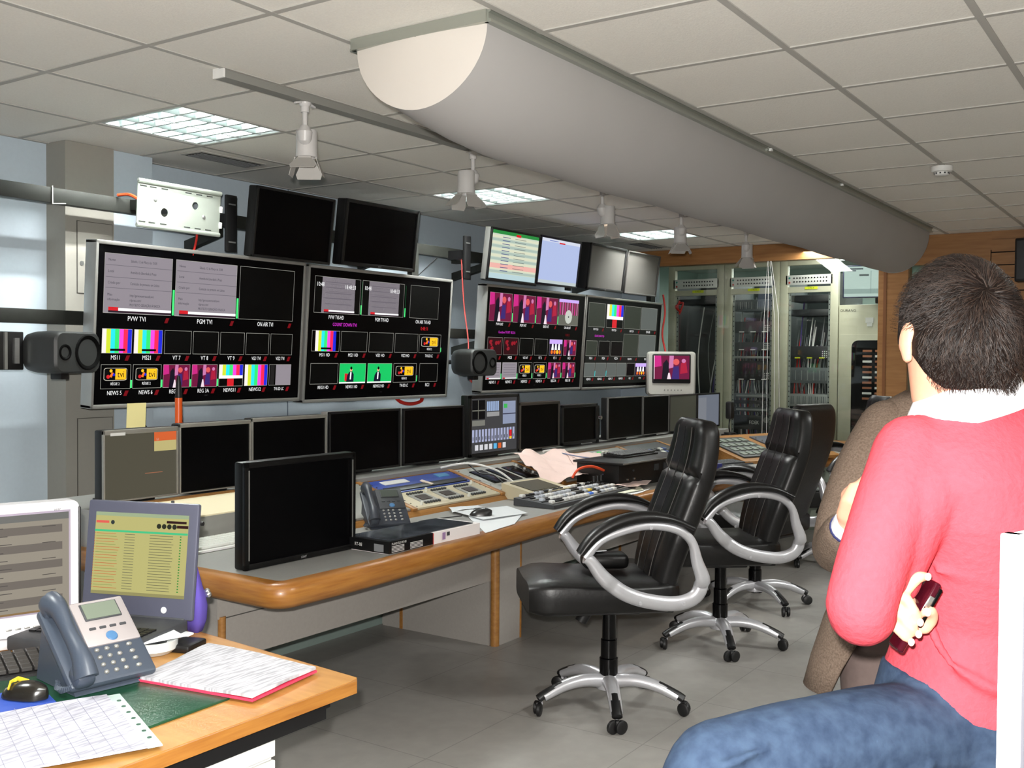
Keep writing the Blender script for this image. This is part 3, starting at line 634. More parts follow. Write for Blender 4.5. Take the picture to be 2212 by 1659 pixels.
# ---------------------------------------------------------------- loudspeakers
SPK = mat('charcoal_speaker', (52, 54, 54), .5, nz=.06)
CONE = mat('speaker_cone', (5, 5, 5), .7, spec=.1)
def speaker(loc, rz, label, wf=-1):
    t = thing('studio_loudspeaker', label, 'loudspeaker', loc, rz, 'charcoal studio loudspeakers lying on their sides')
    b = MB(); rings = []
    for y, s_, r in ((-.085, .90, .04), (-.075, .97, .045), (-.03, 1, .045), (.05, .97, .045), (.10, .88, .05), (.125, .72, .05)):
        rings.append([(x, y, z) for x, z in rrect(.29*s_, .185*s_, r*s_, 5)])
    b.loft(rings, SPK); b.build('cabinet', t)
    b = MB(); b.lathe([(.001, -.012), (.02, -.004), (.026, -.010), (.058, .004), (.066, .010), (.076, .012), (.080, .004)], CONE, 28, M=TR((.055*wf*-1, -.080, 0), rx=pi/2)); b.build('woofer', t)
    b = MB(); b.lathe([(.001, .002), (.010, .001), (.014, -.004), (.028, .008), (.034, .008), (.036, .002)], CONE, 24, M=TR((-.085*wf*-1, -.082, 0), rx=pi/2)); b.build('tweeter', t)
    b = MB(); b.box((-.0, .02, -.105), (.05, .06, .03), BLACK, bev=.005); b.build('foot', t)
    b = MB(); b.cyl((0, .1, 0), (0, 4.49-loc[1], .0), .015, BLACK, 10); b.build('mount_arm', t)
    return t
speaker((2.675, 4.20, 1.515), radians(16), 'charcoal loudspeaker at the far left beside the first big display', -1)
speaker((5.715, 4.16, 1.475), radians(-3), 'charcoal loudspeaker between the second and third big displays', 1)
t = thing('speaker_bracket', 'black and silver wall bracket left of the first loudspeaker', 'bracket', (2.475, 4.28, 1.44))
b = MB(); b.box((0, 0, .08), (.11, .03, .165), BLACK, bev=.004); b.build('back_plate', t)
b = MB(); b.box((-.03, -.02, .08), (.012, .012, .16), SILVER); b.build('silver_bar', t, smooth=0)
b = MB(); b.box((.02, -.02, .08), (.02, .01, .11), STEEL); b.build('slide', t, smooth=0)
b = MB(); b.box((0, .12, .08), (.05, .22, .05), BLACK); b.build('arm', t, smooth=0)
# loose red cables
def cable(name, pts, r, m, label, n=8): b = MB(); b.tube(spline(pts, n), r, m, 6); return tag(b.build(name), label, 'cable')
cable('cable', [(3.42, 4.22, 2.12), (3.43, 4.24, 2.08), (3.42, 4.26, 2.0)], .006, REDCABLE, 'short red cable hanging below the galvanised plate')
cable('cable', [(3.14, 4.47, 2.293), (3.17, 4.42, 2.296), (3.18, 4.36, 2.27)], .007, mat('orange_cable', (225, 80, 40), .5), 'orange cable lying on the upper rail beside the galvanised plate')
cable('cable', [(5.95, 4.46, 2.22), (5.97, 4.45, 1.9), (6.0, 4.43, 1.62), (5.98, 4.42, 1.45), (6.03, 4.42, 1.33), (5.99, 4.45, 1.42)], .005, mat('pink_red_cable', (225, 95, 90), .5), 'pale red cable hanging down the wall beside the second loudspeaker')
cable('cable', [(5.1, 4.35, 1.25), (5.15, 4.34, 1.215), (5.25, 4.34, 1.20), (5.35, 4.34, 1.215), (5.38, 4.35, 1.25)], .012, REDCABLE, 'red cable loop peeping out below the second big display')
cable('cable', [(8.93, 4.3, 2.12), (8.93, 4.28, 1.95), (8.92, 4.3, 1.75), (8.94, 4.28, 1.6), (8.9, 4.24, 1.5), (8.95, 4.28, 1.45), (8.94, 4.3, 1.2)], .009, REDCABLE, 'red cable hanging at the right edge of the last big display')
cable('cable', [(5.47, 4.47, 2.06), (5.56, 4.47, 2.12), (5.68, 4.47, 2.2)], .003, BLACK, 'thin black cable slanting up to the upper rail')
b = MB(); b.box((8.97, 4.45, 1.75), (.09, .05, 1.0), RAIL); tag(b.build('rail_post', smooth=0), 'dark upright post right of the last big display', 'post')
# ================================================================ long control desk
desk = thing('control_desk', 'long grey control desk with thick rounded timber edge along the wall', 'desk', (2.45, 2.62, 0))
def dn(name, mb, **k): mb_ = mb.build(name, desk, loc=(-2.45, -2.62, 0), **k); return mb_
front = [(2.50, 2.645), (2.95, 2.64), (3.6, 2.68), (4.5, 2.735), (5.3, 2.745), (6.0, 2.73), (6.9, 2.70), (7.8, 2.66), (8.6, 2.58)]
fr = [(p.x, p.y) for p in spline([(x, y, 0) for x, y in front], 6)]
b = MB(); top = fr+[(8.98, 2.56), (8.98, 3.4), (2.50, 3.4)]
b.prism(top, .655, .72, LAMINATE); b.prism([(2.49, 3.39), (3.32, 3.39), (3.32, 4.12), (2.49, 4.12)], .655, .72, LAMINATE); dn('worktop', b, smooth=0)
path = [(2.478, 4.1), (2.478, 3.5), (2.478, 2.9), (2.478, 2.70)]
for k in range(1, 8):
    a = pi+pi/2*k/8; path.append((2.538+.06*cos(a), 2.685+.06*sin(a)))
path += [(x, y-.018) for x, y in fr[1:]]
b = MB(); rings = []
sec = [(.03, .0), (.0, .0), (-.022, -.004), (-.036, -.018), (-.040, -.045), (-.034, -.074), (-.016, -.088), (.03, -.09)]
for k, (x, y) in enumerate(path):
    a0 = path[max(k-1, 0)]; a1 = path[min(k+1, len(path)-1)]
    t_ = Vector((a1[0]-a0[0], a1[1]-a0[1])).normalized(); nrm = Vector((-t_.y, t_.x))   # points inwards
    rings.append([(x+nrm.x*s_, y+nrm.y*s_, .722+z) for s_, z in sec])
EDGE = mat('oak_edge', (164, 112, 50), .36, rgb2=(140, 88, 36), scale=5, stretch=(1.5, 1.5, 22), coat=.15)
b.loft(rings, EDGE, closed=True); dn('timber_edge', b, smooth=50)
# rear ledge and sloped consoles
def rail_x(mb, poly, x0, x1, m): mb.prism(poly, x0, x1, m, axis='x')
b = MB(); rail_x(b, [(3.62, .84), (3.62, .876), (4.16, .876), (4.16, .79), (3.9, .70), (3.9, .655), (3.41, .655), (3.41, .72), (3.62, .80)], 3.32, 8.97, LAMINATE); rail_x(b, [(3.72, .84), (3.72, .876), (4.16, .876), (4.16, .70), (3.72, .72)], 2.50, 3.32, LAMINATE); dn('monitor_ledge', b, smooth=0)
b = MB(); rail_x(b, [(3.21, .715), (3.235, .742), (3.622, .848), (3.622, .862), (3.60, .80), (3.41, .725)], 3.32, 7.45, WOOD); dn('sloped_console', b, smooth=0)
SL = math.atan2(.106, .387); SLEN = .401
def slope(x, s_=0, up=.002): return TR((x, 3.235, .742), rx=SL) @ TR((0, s_, up))
ribs = [3.40, 3.95, 4.72, 5.38, 6.05, 6.75, 7.42]
for x in ribs:
    b = MB(); b.box((0, SLEN/2, .006), (.035, SLEN, .016), WOOD, M=slope(x), bev=.003); dn('timber_rib', b, smooth=30)
b = MB(); b.prism([(2.60, 3.09), (2.66, 3.09), (2.66, 4.1), (2.60, 4.1)], 0, .655, PANEL); dn('end_panel', b, smooth=0)
b = MB(); b.cyl((2.615, 3.085, 0), (2.615, 3.085, .515), .016, WOOD, 12); dn('corner_post', b)
b = MB(); b.box((3.51, 3.09, .575), (1.80, .02, .135), PANEL); b.box((3.51, 3.092, .423), (1.76, .018, .166), PANEL); b.box((3.51, 3.085, .5075), (1.78, .012, .004), dk); b.box((2.60, 3.2, .575), (.02, .24, .135), PANEL); dn('modesty_panel', b, smooth=0)
b = MB(); bx(b, 2.64, 8.9, 3.84, 3.86, 0, .655, PLINTH); dn('rear_panel', b, smooth=0)
for x in (4.38, 6.95):
    b = MB(); bx(b, x+.02, x+.235, 3.05, 3.84, 0, .655, PANEL); bx(b, x+.002, x+.02, 3.09, 3.82, 0, .655, PANEL); dn('pedestal', b, smooth=0)
    b = MB(); b.cyl((x+.022, 3.066, 0), (x+.022, 3.066, .655), .024, WOOD, 16); dn('corner_post', b)
    b = MB(); bx(b, x+.232, x+.242, 3.045, 3.06, 0, .655, WOOD); dn('wood_trim', b, smooth=0)
    b = MB(); bx(b, x-.002, x+.01, 3.675, 3.695, 0, .30, WOOD); dn('wood_trim', b, smooth=0)
b = MB(); bx(b, 4.62, 6.95, 3.08, 3.10, .32, .655, PANEL); dn('modesty_panel', b, smooth=0)
b = MB(); bx(b, 7.2, 8.95, 3.0, 3.02, .32, .655, PANEL); dn('modesty_panel', b, smooth=0)
# ---------------------------------------------------------------- built-in console modules
CG = mat('console_grey', (150, 150, 144), .45, .1, nz=.03); CD = mat('console_dark', (60, 62, 62), .5, nz=.05); BEIGE = mat('beige_metal', (196, 186, 158), .5, nz=.02)
SCR = mat('chrome_screw', (220, 222, 220), .2, .9); KEYW = mat('key_white', (215, 215, 205), .5); KEYR = mat('key_red', (170, 50, 50), .5); BLUEP = mat('blue_panel', (40, 66, 150), .4)
def module(x0, x1, name, label, m=CG, s0=.015, s1=.385):
    """a panel is a part of the desk; its keys and screws are sub-parts"""
    w = x1-x0; h = s1-s0
    b = MB(); b.box((0, 0, .004), (w, h, .012), m, bev=.002); t = b.build('console_panel', desk)
    t.matrix_world = Matrix.Translation((-2.45, -2.62, 0)) @ slope((x0+x1)/2, (s0+s1)/2); t.matrix_basis = t.matrix_world.copy(); t['label'] = label
    for sx in (-1, 1):
        for k in range(5):
            b = MB(); b.cyl((sx*(w/2-.012), -h*.42+h*.21*k, .008), (sx*(w/2-.012), -h*.42+h*.21*k, .013), .005, SCR, 8); b.build('screw', t)
    return t, w, h
t, w, h = module(3.42, 3.93, 'blank_panel', 'plain grey console panel behind the black telephone')
t, w, h = module(3.975, 4.70, 'intercom_panel', 'blue and black console unit with a paper label', BLUEP, .215, .385)
b = MB(); b.box((0, -.05, .012), (w-.06, .05, .008), BLACK, bev=.002); b.build('lower_strip', t)
b = MB(); b.box((-.17, .035, .0125), (.20, .045, .003), WHITEP); b.build('label', t, smooth=0)
b = MB(); b.box((.02, -.03, .016), (.03, .07, .004), mat('paper_note', (222, 205, 188), .7), rz=.3); b.build('paper_note', t, smooth=0)
b = MB(); b.box((.24, .04, .0125), (.10, .04, .003), pix((90, 150, 190), .4)); b.build('indicator', t, smooth=0)
t, w, h = module(3.975, 4.70, 'button_panel', 'beige console panel with three rows of grey buttons', BEIGE, .01, .205)
for k in range(3):
    b = MB(); cx = -.20+.2*k; b.box((cx, .0, .0115), (.14, .10, .004), CG)
    for q in range(6):
        for s_ in (-1, 1): b.box((cx-.055+.022*q, s_*.062, .014), (.013, .014, .012), CD, bev=.002)
    b.build('button_block', t)
    b = MB(); b.box((cx, .0, .015), (.085, .055, .004), mat('window_dark', (60, 52, 46), .3)); b.build('display_window', t, smooth=0)
for k in range(4):
    b = MB(); b.cyl((-.3+.2*k, .07 if k % 2 else -.07, .01), (-.3+.2*k, .07 if k % 2 else -.07, .03), .009, KEYW, 10, r2=.007); b.build('knob', t)
t, w, h = module(4.745, 5.36, 'monitor_panel', 'console panel with three small black screens', CG)
for k in range(3):
    b = MB(); b.box((-.175+.165*k, .03, .012), (.125, .19, .006), BLACKG, bev=.001); b.build('small_screen', t)
for k in range(8):
    b = MB(); b.cyl((.255, -.10+.032*k, .01), (.255, -.10+.032*k, .022), .008, WHITEP if k % 2 else CD, 8); b.build('knob', t)
t, w, h = module(5.405, 6.03, 'blank_panel', 'plain grey console panel under the big pale papers')
t, w, h = module(6.075, 6.73, 'button_panel', 'console panel with red and white square buttons', CG)
for k in range(8):
    for q in range(2):
        b = MB(); b.box((-.24+.05*k, -.07-.05*q, .014), (.04, .038, .012), [KEYW, KEYR, CD][(k*2+q*3) % 3 if k > 1 else 0], bev=.003); b.build('button', t)
for k in range(4):
    b = MB(); b.box((-.1+.06*k, .13, .014), (.03, .02, .01), KEYW if k != 1 else pix((90, 200, 110), .7), bev=.002); b.build('lamp_key', t)
t, w, h = module(6.775, 7.40, 'control_panel', 'dark console panel with blue and black keys near the far end', CD)
for k in range(7):
    for q in range(3):
        b = MB(); b.box((-.22+.06*k, -.08+.06*q, .014), (.04, .035, .012), [mat('key_blue', (60, 80, 130), .5), CD, BLACK, KEYW][(k*5+q*3) % 4], bev=.003); b.build('button', t)
# angled console at the far end
t = thing('corner_console', 'timber edged corner console with keypads at the far end of the desk', 'console', (7.62, 3.05, .72), radians(-20))
b = MB()
def wedge(mb, x0, x1, y0, y1, z0, z1, m): mb.prism([(y0, 0), (y0, z0), (y1, z1), (y1, 0)], x0, x1, m, axis='x')
wedge(b, -.15, 1.0, -.25, .30, .02, .17, WOOD); b.build('timber_frame', t, smooth=0)
an = math.atan2(.15, .55)
for k, (x, w, m, lab) in enumerate([(.12, .42, CD, None), (.68, .5, mat('slate_plastic', (74, 78, 86), .5), None)]):
    b = MB(); T = TR((x, .02, .0985), rx=an); b.box((0, 0, 0), (w, .42, .014), m, M=T, bev=.003); o = b.build('key_panel', t)
    for r_ in range(4):
        for c_ in range(5):
            if k == 0:
                b = MB(); b.box((-.15+.075*c_, -.15+.095*r_, .010), (.055, .06, .008), mat('key_grey_green', (120, 130, 118), .5), M=T, bev=.003); b.build('key', o)
b = MB()
for s_ in (-1, 1):
    for k in range(6): b.cyl((.68+s_*.235, -.16+.065*k, .1-.02+(.065*k-.16)*.26+.02), (.68+s_*.235, -.16+.065*k, .1+(.065*k-.16)*.26+.012), .006, SCR, 8)
b.build('screws', t); t.children[-1]['kind'] = 'stuff'
# ---------------------------------------------------------------- row of monitors on the ledge
ZL = .877
def stand(t, z, d=.12, m=BLACK):
    b = MB(); b.box((0, d, -z+.008), (.2, .16, .014), m, bev=.004); b.box((0, d+.02, -z/2+.06), (.05, .025, z+.12), m, bev=.004); b.build('stand', t)
G = 'flat monitors standing on the desk ledge'
def dmon(x0, x1, y, zt, label, **k):
    w = x1-x0; z0 = k.pop('z0', ZL+.016); a = k.pop('rz', 0)
    t = monitor('monitor', label, 'monitor', ((x0+x1)/2, y, z0), a, w-.004, zt-z0, group=G, mount=False, **k); stand(t, z0-ZL); return t
SLV = mat('silver_monitor_frame', (158, 156, 148), .4, .4, nz=.03)
def pic_db(P):
    P.r(0, 1, 0, 1, pix((92, 88, 74), .55), .5); P.r(.68, 1, .86, 1, pix((205, 96, 50), .75)); P.r(.68, 1, .70, .86, pix((190, 178, 120), .7)); P.r(.55, .8, .36, .372, pix((180, 120, 90), .5)); P.t('5.1', .73, .885, .05, pix((220, 200, 190), .7), 3)
t = dmon(2.56, 2.935, 3.75, 1.194, 'olive-grey monitor with an orange corner, leftmost on the desk ledge', fm=SLV, sm=mat('olive_screen', (98, 94, 80), .4), pic=pic_db, side=BLACK, frame=.008, top=.020)
b = MB(); b.box((-.12, -.0095, .283), (.07, .003, .012), WHITEP); b.build('label', t, smooth=0)
dmon(2.94, 3.35, 3.75, 1.204, 'black monitor second from the left on the desk ledge', fm=SLV, side=BLACK, frame=.006, top=.018)
dmon(3.355, 3.855, 3.75, 1.210, 'black monitor third from the left, behind the big black screen', fm=SLV, side=BLACK, frame=.006, top=.018)
dmon(3.87, 4.44, 3.75, 1.220, 'black monitor above the telephone, fourth on the ledge', frame=.012, side=SILVER)
dmon(4.46, 5.04, 3.75, 1.217, 'black monitor with a pale maker mark above the blue console unit', frame=.012, side=SILVER)
def pic_mix(P):
    P.r(0, 1, 0, 1, pix((70, 70, 72), .6)); P.r(.02, .29, .62, .97, pix((10, 10, 14), .5), 2); P.r(.02, .29, .77, .79, pix((120, 120, 110), .6), 3); P.r(.14, .15, .62, .97, pix((120, 120, 110), .6), 3)
    for k in range(6): P.r(.33+.045*k, .365+.045*k, .76, .94, pix((150, 170, 205), .75), 2)
    P.r(.33, .6, .66, .74, pix((150, 150, 150), .7), 2); P.r(.68, .97, .5, .93, pix((140, 150, 175), .7), 2); P.r(.70, .78, .80, .88, pix((60, 170, 80), .8), 3); P.r(.68, .97, .68, .7, pix((60, 60, 80), .6), 3)
    P.r(.02, .29, .50, .60, pix((130, 130, 122), .6), 2)
    for k in range(14): P.r(.02+.068*k, .065+.068*k, .20, .43, pix((160, 165, 195), .75), 2); P.r(.03+.068*k, .045+.068*k, .24, .30, pix((60, 60, 70), .5), 3)
    P.r(.83, .88, .26, .38, SRED, 4); P.r(.83, .88, .21, .25, SYEL, 4)
    for k in range(7): P.r(.08+.1*k, .15+.1*k, .05, .15, pix([(200, 200, 205), (90, 170, 215), (200, 90, 40)][k % 3 if k > 2 else 0], .8), 2)
dmon(5.075, 5.625, 3.74, 1.275, 'black framed monitor showing a mixer page, in the middle of the desk', pic=pic_mix, frame=.022, depth=.06)
dmon(5.65, 6.15, 3.75, 1.212, 'black monitor just right of the mixer page monitor', frame=.010, top=.02, fm=mat('bronze_frame', (74, 70, 64), .4), side=BLACK)
dmon(6.18, 6.69, 3.75, 1.178, 'small low black monitor with a silver right edge', frame=.022, side=BLACK)
dmon(6.85, 7.43, 3.75, 1.213, 'black monitor with a small pale label, left in the far cluster', frame=.008, fm=mat('thin_grey_frame', (110, 110, 108), .4), side=BLACK)
dmon(7.435, 7.92, 3.75, 1.208, 'black monitor second in the far cluster', frame=.008, fm=mat('thin_grey_frame', (110, 110, 108), .4), side=BLACK)
dmon(7.925, 8.49, 3.75, 1.204, 'grey-green lit monitor third in the far cluster', frame=.008, sm=mat('grey_green_screen', (92, 94, 84), .4))
def pic_bl(P):
    P.r(0, 1, 0, 1, pix((112, 118, 130), .6)); P.r(0, .4, .05, .92, pix((128, 132, 140), .6), 2)
dmon(8.495, 9.0, 3.75, 1.203, 'blue-grey lit monitor at the right end of the far cluster', frame=.014, pic=pic_bl)
t = thing('tall_clamp', 'black clamp arm with a silver strip right of the small low monitor', 'clamp', (6.76, 3.80, ZL))
b = MB(); b.box((0, 0, .14), (.03, .05, .28), BLACK, bev=.004); b.build('post', t)
b = MB(); b.lathe([(.001, 0), (.014, 0), (.014, .02), (.001, .02)], SCR, 12, M=TR((-.0, -.03, .19), rx=pi/2)); b.build('knob', t)
# silver tube television
t = thing('television', 'small silver tube television showing a talk show, behind the far monitors', 'television', (8.70, 4.12, .877), radians(-58))
TVS = mat('silver_television', (188, 186, 178), .4, .2)
b = MB(); W2 = .27
rg = [[(x, y, z+.50) for x, z in rrect(.44*s_, .40*s_, .03*s_, 4)] for y, s_ in ((-.17, .93), (-.15, 1), (.05, .98), (.16, .72), (.26, .5))]
b.loft(rg, TVS); b.build('cabinet', t)
b = MB(); b.box((0, -.173, .545), (.345, .012, .265), BLACK, bev=.012); b.build('screen_surround', t)
P = Pic(.32, .235); pic_talk(P, 0, 1, 0, 1); P.r(0, 1, 0, .1, SBK, 5); P.r(.0, .02, 0, 1, SPIX[4], 4); P.b.build('picture', t, smooth=0, fix=False, loc=(-.16, -.1805, .428))
for k in range(6):
    b = MB(); b.cyl((-.06+.03*k, -.165, .352), (-.06+.03*k, -.180, .352), .006, mat('tv_button', (120, 118, 112), .4), 8); b.build('button', t)
b = MB(); b.lathe([(.001, 0), (.12, 0), (.12, .012), (.04, .03), (.035, .2), (.05, .31), (.001, .31)], SILVER, 20, M=TR((0, 0, 0))); b.build('stand', t)
# ---------------------------------------------------------------- things lying on the control desk
ZD = .722
t = monitor('monitor', 'large thick black screen standing directly on the corner of the desk', 'monitor', (2.838, 2.885, ZD), radians(-1), .575, .395, .022, .05, mat('black_matt_frame', (6, 6, 6), .4, spec=.3), mark='SONY', mount=False)
for x in (-.27, .268):
    b = MB(); b.box((x, -.0085, .2), (.004, .003, .33), SILVER); b.build('trim_strip', t, smooth=0)
# beige topped desk unit and white keyboard
t = thing('desk_unit', 'cream topped grey console unit behind the white keyboard', 'console', (2.93, 3.50, .72))
b = MB(); b.prism([(0, 0), (0, .105), (.2, .155), (.2, 0)], -.36, .36, CG, axis='x'); b.build('body', t, smooth=0)
b = MB(); b.prism([(-.004, .106), (-.004, .112), (.19, .160), (.19, .154)], -.35, .335, mat('cream_panel', (236, 224, 190), .6), axis='x'); b.build('cream_top', t, smooth=0)
b = MB(); b.prism([(.19, .14), (.19, .162), (.235, .165), (.235, .14)], -.37, .37, WOOD, axis='x'); b.build('timber_strip', t, smooth=0)
for x in (-.2, -.1, .28):
    b = MB(); b.cyl((x, .15, .148), (x, .15, .165), .007, SCR if x > 0 else DGREY, 10); b.build('knob', t)
def keyboard(label, loc, rz, w, d, base, key, cols=15, rows=5, name='keyboard', extra=None):
    t = thing(name, label, 'keyboard', loc, rz)
    b = MB(); b.prism([(-d/2, 0), (-d/2, .008), (d/2, .022), (d/2, 0)], -w/2, w/2, base, axis='x'); b.build('base', t, smooth=0)
    a = math.atan2(.014, d); T = TR((0, 0, .015), rx=a); kw = (w-.02)/cols; kd = (d-.03)/rows
    b = MB()
    for r_ in range(rows):
        c_ = 0
        while c_ < cols:
            n = 5 if (r_ == 0 and c_ == 4) else 1
            b.box((-w/2+.01+kw*(c_+n/2), -d/2+.015+kd*(r_+.5), .006), (kw*n-.004, kd-.004, .010), key, M=T, bev=.0015, seg=1); c_ += n
    o = b.build('keys', t); o['kind'] = 'stuff'
    return t
keyboard('white keyboard on the desk left of the big black screen', (2.80, 3.37, ZD), 0, .46, .17, WHITEP, mat('white_keys', (212, 214, 206), .5))
# telephones
def phone(loc, rz, label, body, face, s=1.0, lit=(120, 138, 120), tiltd=52):
    t = thing('desk_telephone', label, 'telephone', loc, rz); t.scale = (s, s, s)
    a = radians(tiltd); T = TR((0, -.02, .022), rx=a)
    b = MB(); b.box((0, .10, 0), (.20, .22, .022), body, M=T, bev=.008); b.prism([(-.02, 0), (-.02+.20*cos(a)+.04, 0), (-.02+.20*cos(a)+.01, .20*sin(a)), (-.02+.19*cos(a), .19*sin(a)+.008)], -.085, .085, body, axis='x'); b.build('body', t)
    b = MB(); b.box((.032, .145, .0125), (.125, .125, .005), face, M=T, bev=.004); b.build('face_plate', t)
    b = MB(); b.box((.032, .175, .0165), (.088, .048, .004), DGREY, M=T, bev=.002); b.box((.032, .175, .019), (.080, .042, .002), mat('lcd_%s' % label[:4], lit, .3), M=T); b.build('display', t)
    for k in range(4):
        b = MB(); b.box((-.004+.024*k, .128, .016), (.015, .006, .004), DGREY, M=T, bev=.001); b.build('soft_key', t)
    b = MB(); b.lathe([(.001, .004), (.011, .003), (.0135, 0)], mat('blue_pad', (70, 110, 150), .35), 20, M=T @ TR((.032, .102, .0155))); b.build('navigation_pad', t)
    for r_ in range(4):
        for c_ in range(3):
            b = MB(); b.ball((-.014+.023*c_, .012+.020*r_, .0125), (.0065, .0055, .005), SILVER, 8, M=T); b.build('key', t)
    for k in range(4):
        b = MB(); b.ball((.062, .012+.020*k, .0125), (.0075, .005, .005), SILVER, 8, M=T); b.build('function_key', t)
    b = MB(); p = [T @ Vector(q) for q in [(-.073, .208, .026), (-.073, .175, .046), (-.073, .11, .046), (-.073, .04, .050), (-.073, -.005, .034)]]
    b.tube(spline(p, 6), [.019+.012*abs(math.cos(pi*k/24))**2 for k in range(25)], body, 14, flat=.8)
    b.box((-.073, .205, .022), (.045, .05, .04), body, M=T, bev=.012); b.box((-.073, .01, .022), (.045, .05, .04), body, M=T, bev=.012); b.build('handset', t)
    b = MB(); pts = []
    for k in range(90):
        q = k/89; pts.append((-.073-.035*sin(q*pi)+.006*cos(k*1.6), -.03-.03*sin(pi*q)+.12*q+.0, .014+.006*sin(k*1.6)+.02*(1-q)**3))
    b.tube(pts, .0022, body, 5); b.build('coiled_cord', t)
    return t
phone((3.59, 3.10, ZD), radians(-34), 'dark grey telephone on the control desk behind the black and white box', mat('dark_phone', (50, 54, 62), .45), DGREY, 1.0, (70, 76, 70), 38)
# black and white carton
t = thing('carton', 'flat carton, black at the left end and white at the right, on the desk edge', 'box', (3.10, 2.672, ZD), radians(-.5))
CW, CB_ = mat('white_card', (232, 226, 224), .6), mat('black_card', (14, 14, 15), .3)
b = MB(); b.box((.305, .12, .0245), (.61, .235, .049), CW); b.build('base', t, smooth=0)
b = MB(); b.box((.135, .118, .0265), (.276, .243, .048), CB_); b.build('black_sleeve', t, smooth=0)
b = MB(); b.box((.30, .12, .052), (.55, .21, .003), mat('clear_film', (60, 64, 70), .12, nz=.5, scale=14)); b.build('plastic_film', t, smooth=0)
b = MB(); b.text('PLANO FLEX RT-08', .013, WHITEP, TR((.012, -.0045, .040), rx=pi/2), align='LEFT', sx=.8)
for k in range(5):
    b.box((.05+.0, -.0042, .030-.0055*k), (.075, .001, .002), WHITEP); b.box((.165, -.0042, .030-.0055*k), (.08, .001, .002), WHITEP)
b.build('front_print', t, smooth=0)
b = MB(); b.text('RT-08', .02, WHITEP, TR((-.0045, .16, .026), rx=pi/2, rz=-pi/2), sx=.8); b.box((-.0042, .05, .022), (.001, .05, .03), GREYP); b.build('end_print', t, smooth=0)
b = MB(); b.box((.345, -.0045, .028), (.02, .001, .03), mat('print_mauve', (150, 120, 160), .6)); b.box((.375, -.0045, .034), (.018, .001, .016), DGREY); b.box((.273, -.0045, .025), (.004, .001, .046), KEYR); b.build('stickers', t, smooth=0)
def sheet(name, pts, z, m, label, cat='paper', th=.0015, wav=.0, group=None, n=10, seed=0, parent=None, zf=None):
    """paper: pts are four corners, gently waved grid"""
    A, B_, C_, D = [Vector((*p, 0)) for p in pts]; b = MB(); rows = []
    for i in range(n+1):
        r_ = []
        for j in range(n+1):
            u, v = i/n, j/n; p = A*(1-u)*(1-v)+B_*u*(1-v)+C_*u*v+D*(1-u)*v
            q = noise.noise(Vector((p.x*5+seed, p.y*5, seed*3.1)))+.25*noise.noise(Vector((p.x*17+seed, p.y*17, seed)))
            r_.append((p.x, p.y, (zf(p.y) if zf else z)+max(0, wav*(.5+q))))
        rows.append(r_)
    N = n+1; V = [p for r_ in rows for p in r_]; V2 = [(x, y, zz+th) for x, y, zz in V]
    F = [];
    for i in range(n):
        for j in range(n):
            a = i*N+j; F.append((a, a+1, a+N+1, a+N)); a += N*N; F.append((a, a+N, a+N+1, a+1))
    rim = [i for i in range(N)]+[i*N+n for i in range(1, N)]+[n*N+j for j in range(n-1, -1, -1)]+[i*N for i in range(n-1, 0, -1)]
    for k in range(len(rim)): a, c = rim[k], rim[(k+1) % len(rim)]; F.append((a, c, c+N*N, a+N*N))
    b.add(V+V2, F, m); o = b.build(name, parent); 
    if not parent: tag(o, label, cat, group)
    return o
PW = mat('paper_white', (226, 230, 232), .8); PP = mat('paper_pinkish', (224, 200, 194), .8, nz=.02); PG = mat('paper_greenish', (222, 226, 206), .8)
sheet('paper', [(3.74, 2.66), (4.02, 2.60+.09), (4.36, 2.86), (4.06, 2.99)], ZD, PW, 'white sheet hanging over the desk edge right of the carton', th=.002, wav=.004)
sheet('paper', [(4.0, 2.86), (4.30, 2.80), (4.44, 3.02), (4.12, 3.12)], ZD+.008, PW, 'white sheet lying under the black mouse', th=.002, wav=.003, seed=3)
sheet('paper', [(4.10, 3.12), (4.33, 3.08), (4.40, 3.18), (4.2, 3.22)], ZD+.002, PW, 'crumpled white sheet against the console behind the mouse', th=.002, wav=.012, seed=5)
def mouse(loc, rz, label, m, m2=None):
    t = thing('computer_mouse', label, 'mouse', loc, rz)
    b = MB(); rg = []
    for k in range(11):
        u = -1+.2*k; w = .030*sqrt(max(.02, 1-abs(u)**3)); hh = .036*sqrt(max(.02, 1-(u*.9+.1)**2))*(1-.12*u)
        rg.append([(w*cos(pi*i/10), u*.055, .002+hh*sin(pi*i/10)) for i in range(11)])
    b.loft(rg, m, closed=True); b.build('shell', t)
    b = MB(); b.box((0, .03, .034), (.006, .018, .006), m2 or DGREY, bev=.002, rx=-.3); b.build('scroll_wheel', t)
    return t
mouse((4.08, 2.93, ZD+.012), radians(40), 'black computer mouse on white papers right of the carton', mat('mouse_black', (38, 38, 38), .3))
b = MB(); b.tube(spline([(4.02, 3.0, ZD+.012), (3.92, 3.06, ZD+.006), (3.80, 3.08, ZD+.006), (3.68, 3.02, ZD+.006), (3.66, 2.94, ZD+.006)], 6), .003, BLACK, 6); tag(b.build('mouse_cable'), 'thin black mouse cable looping over the grey desk', 'cable')
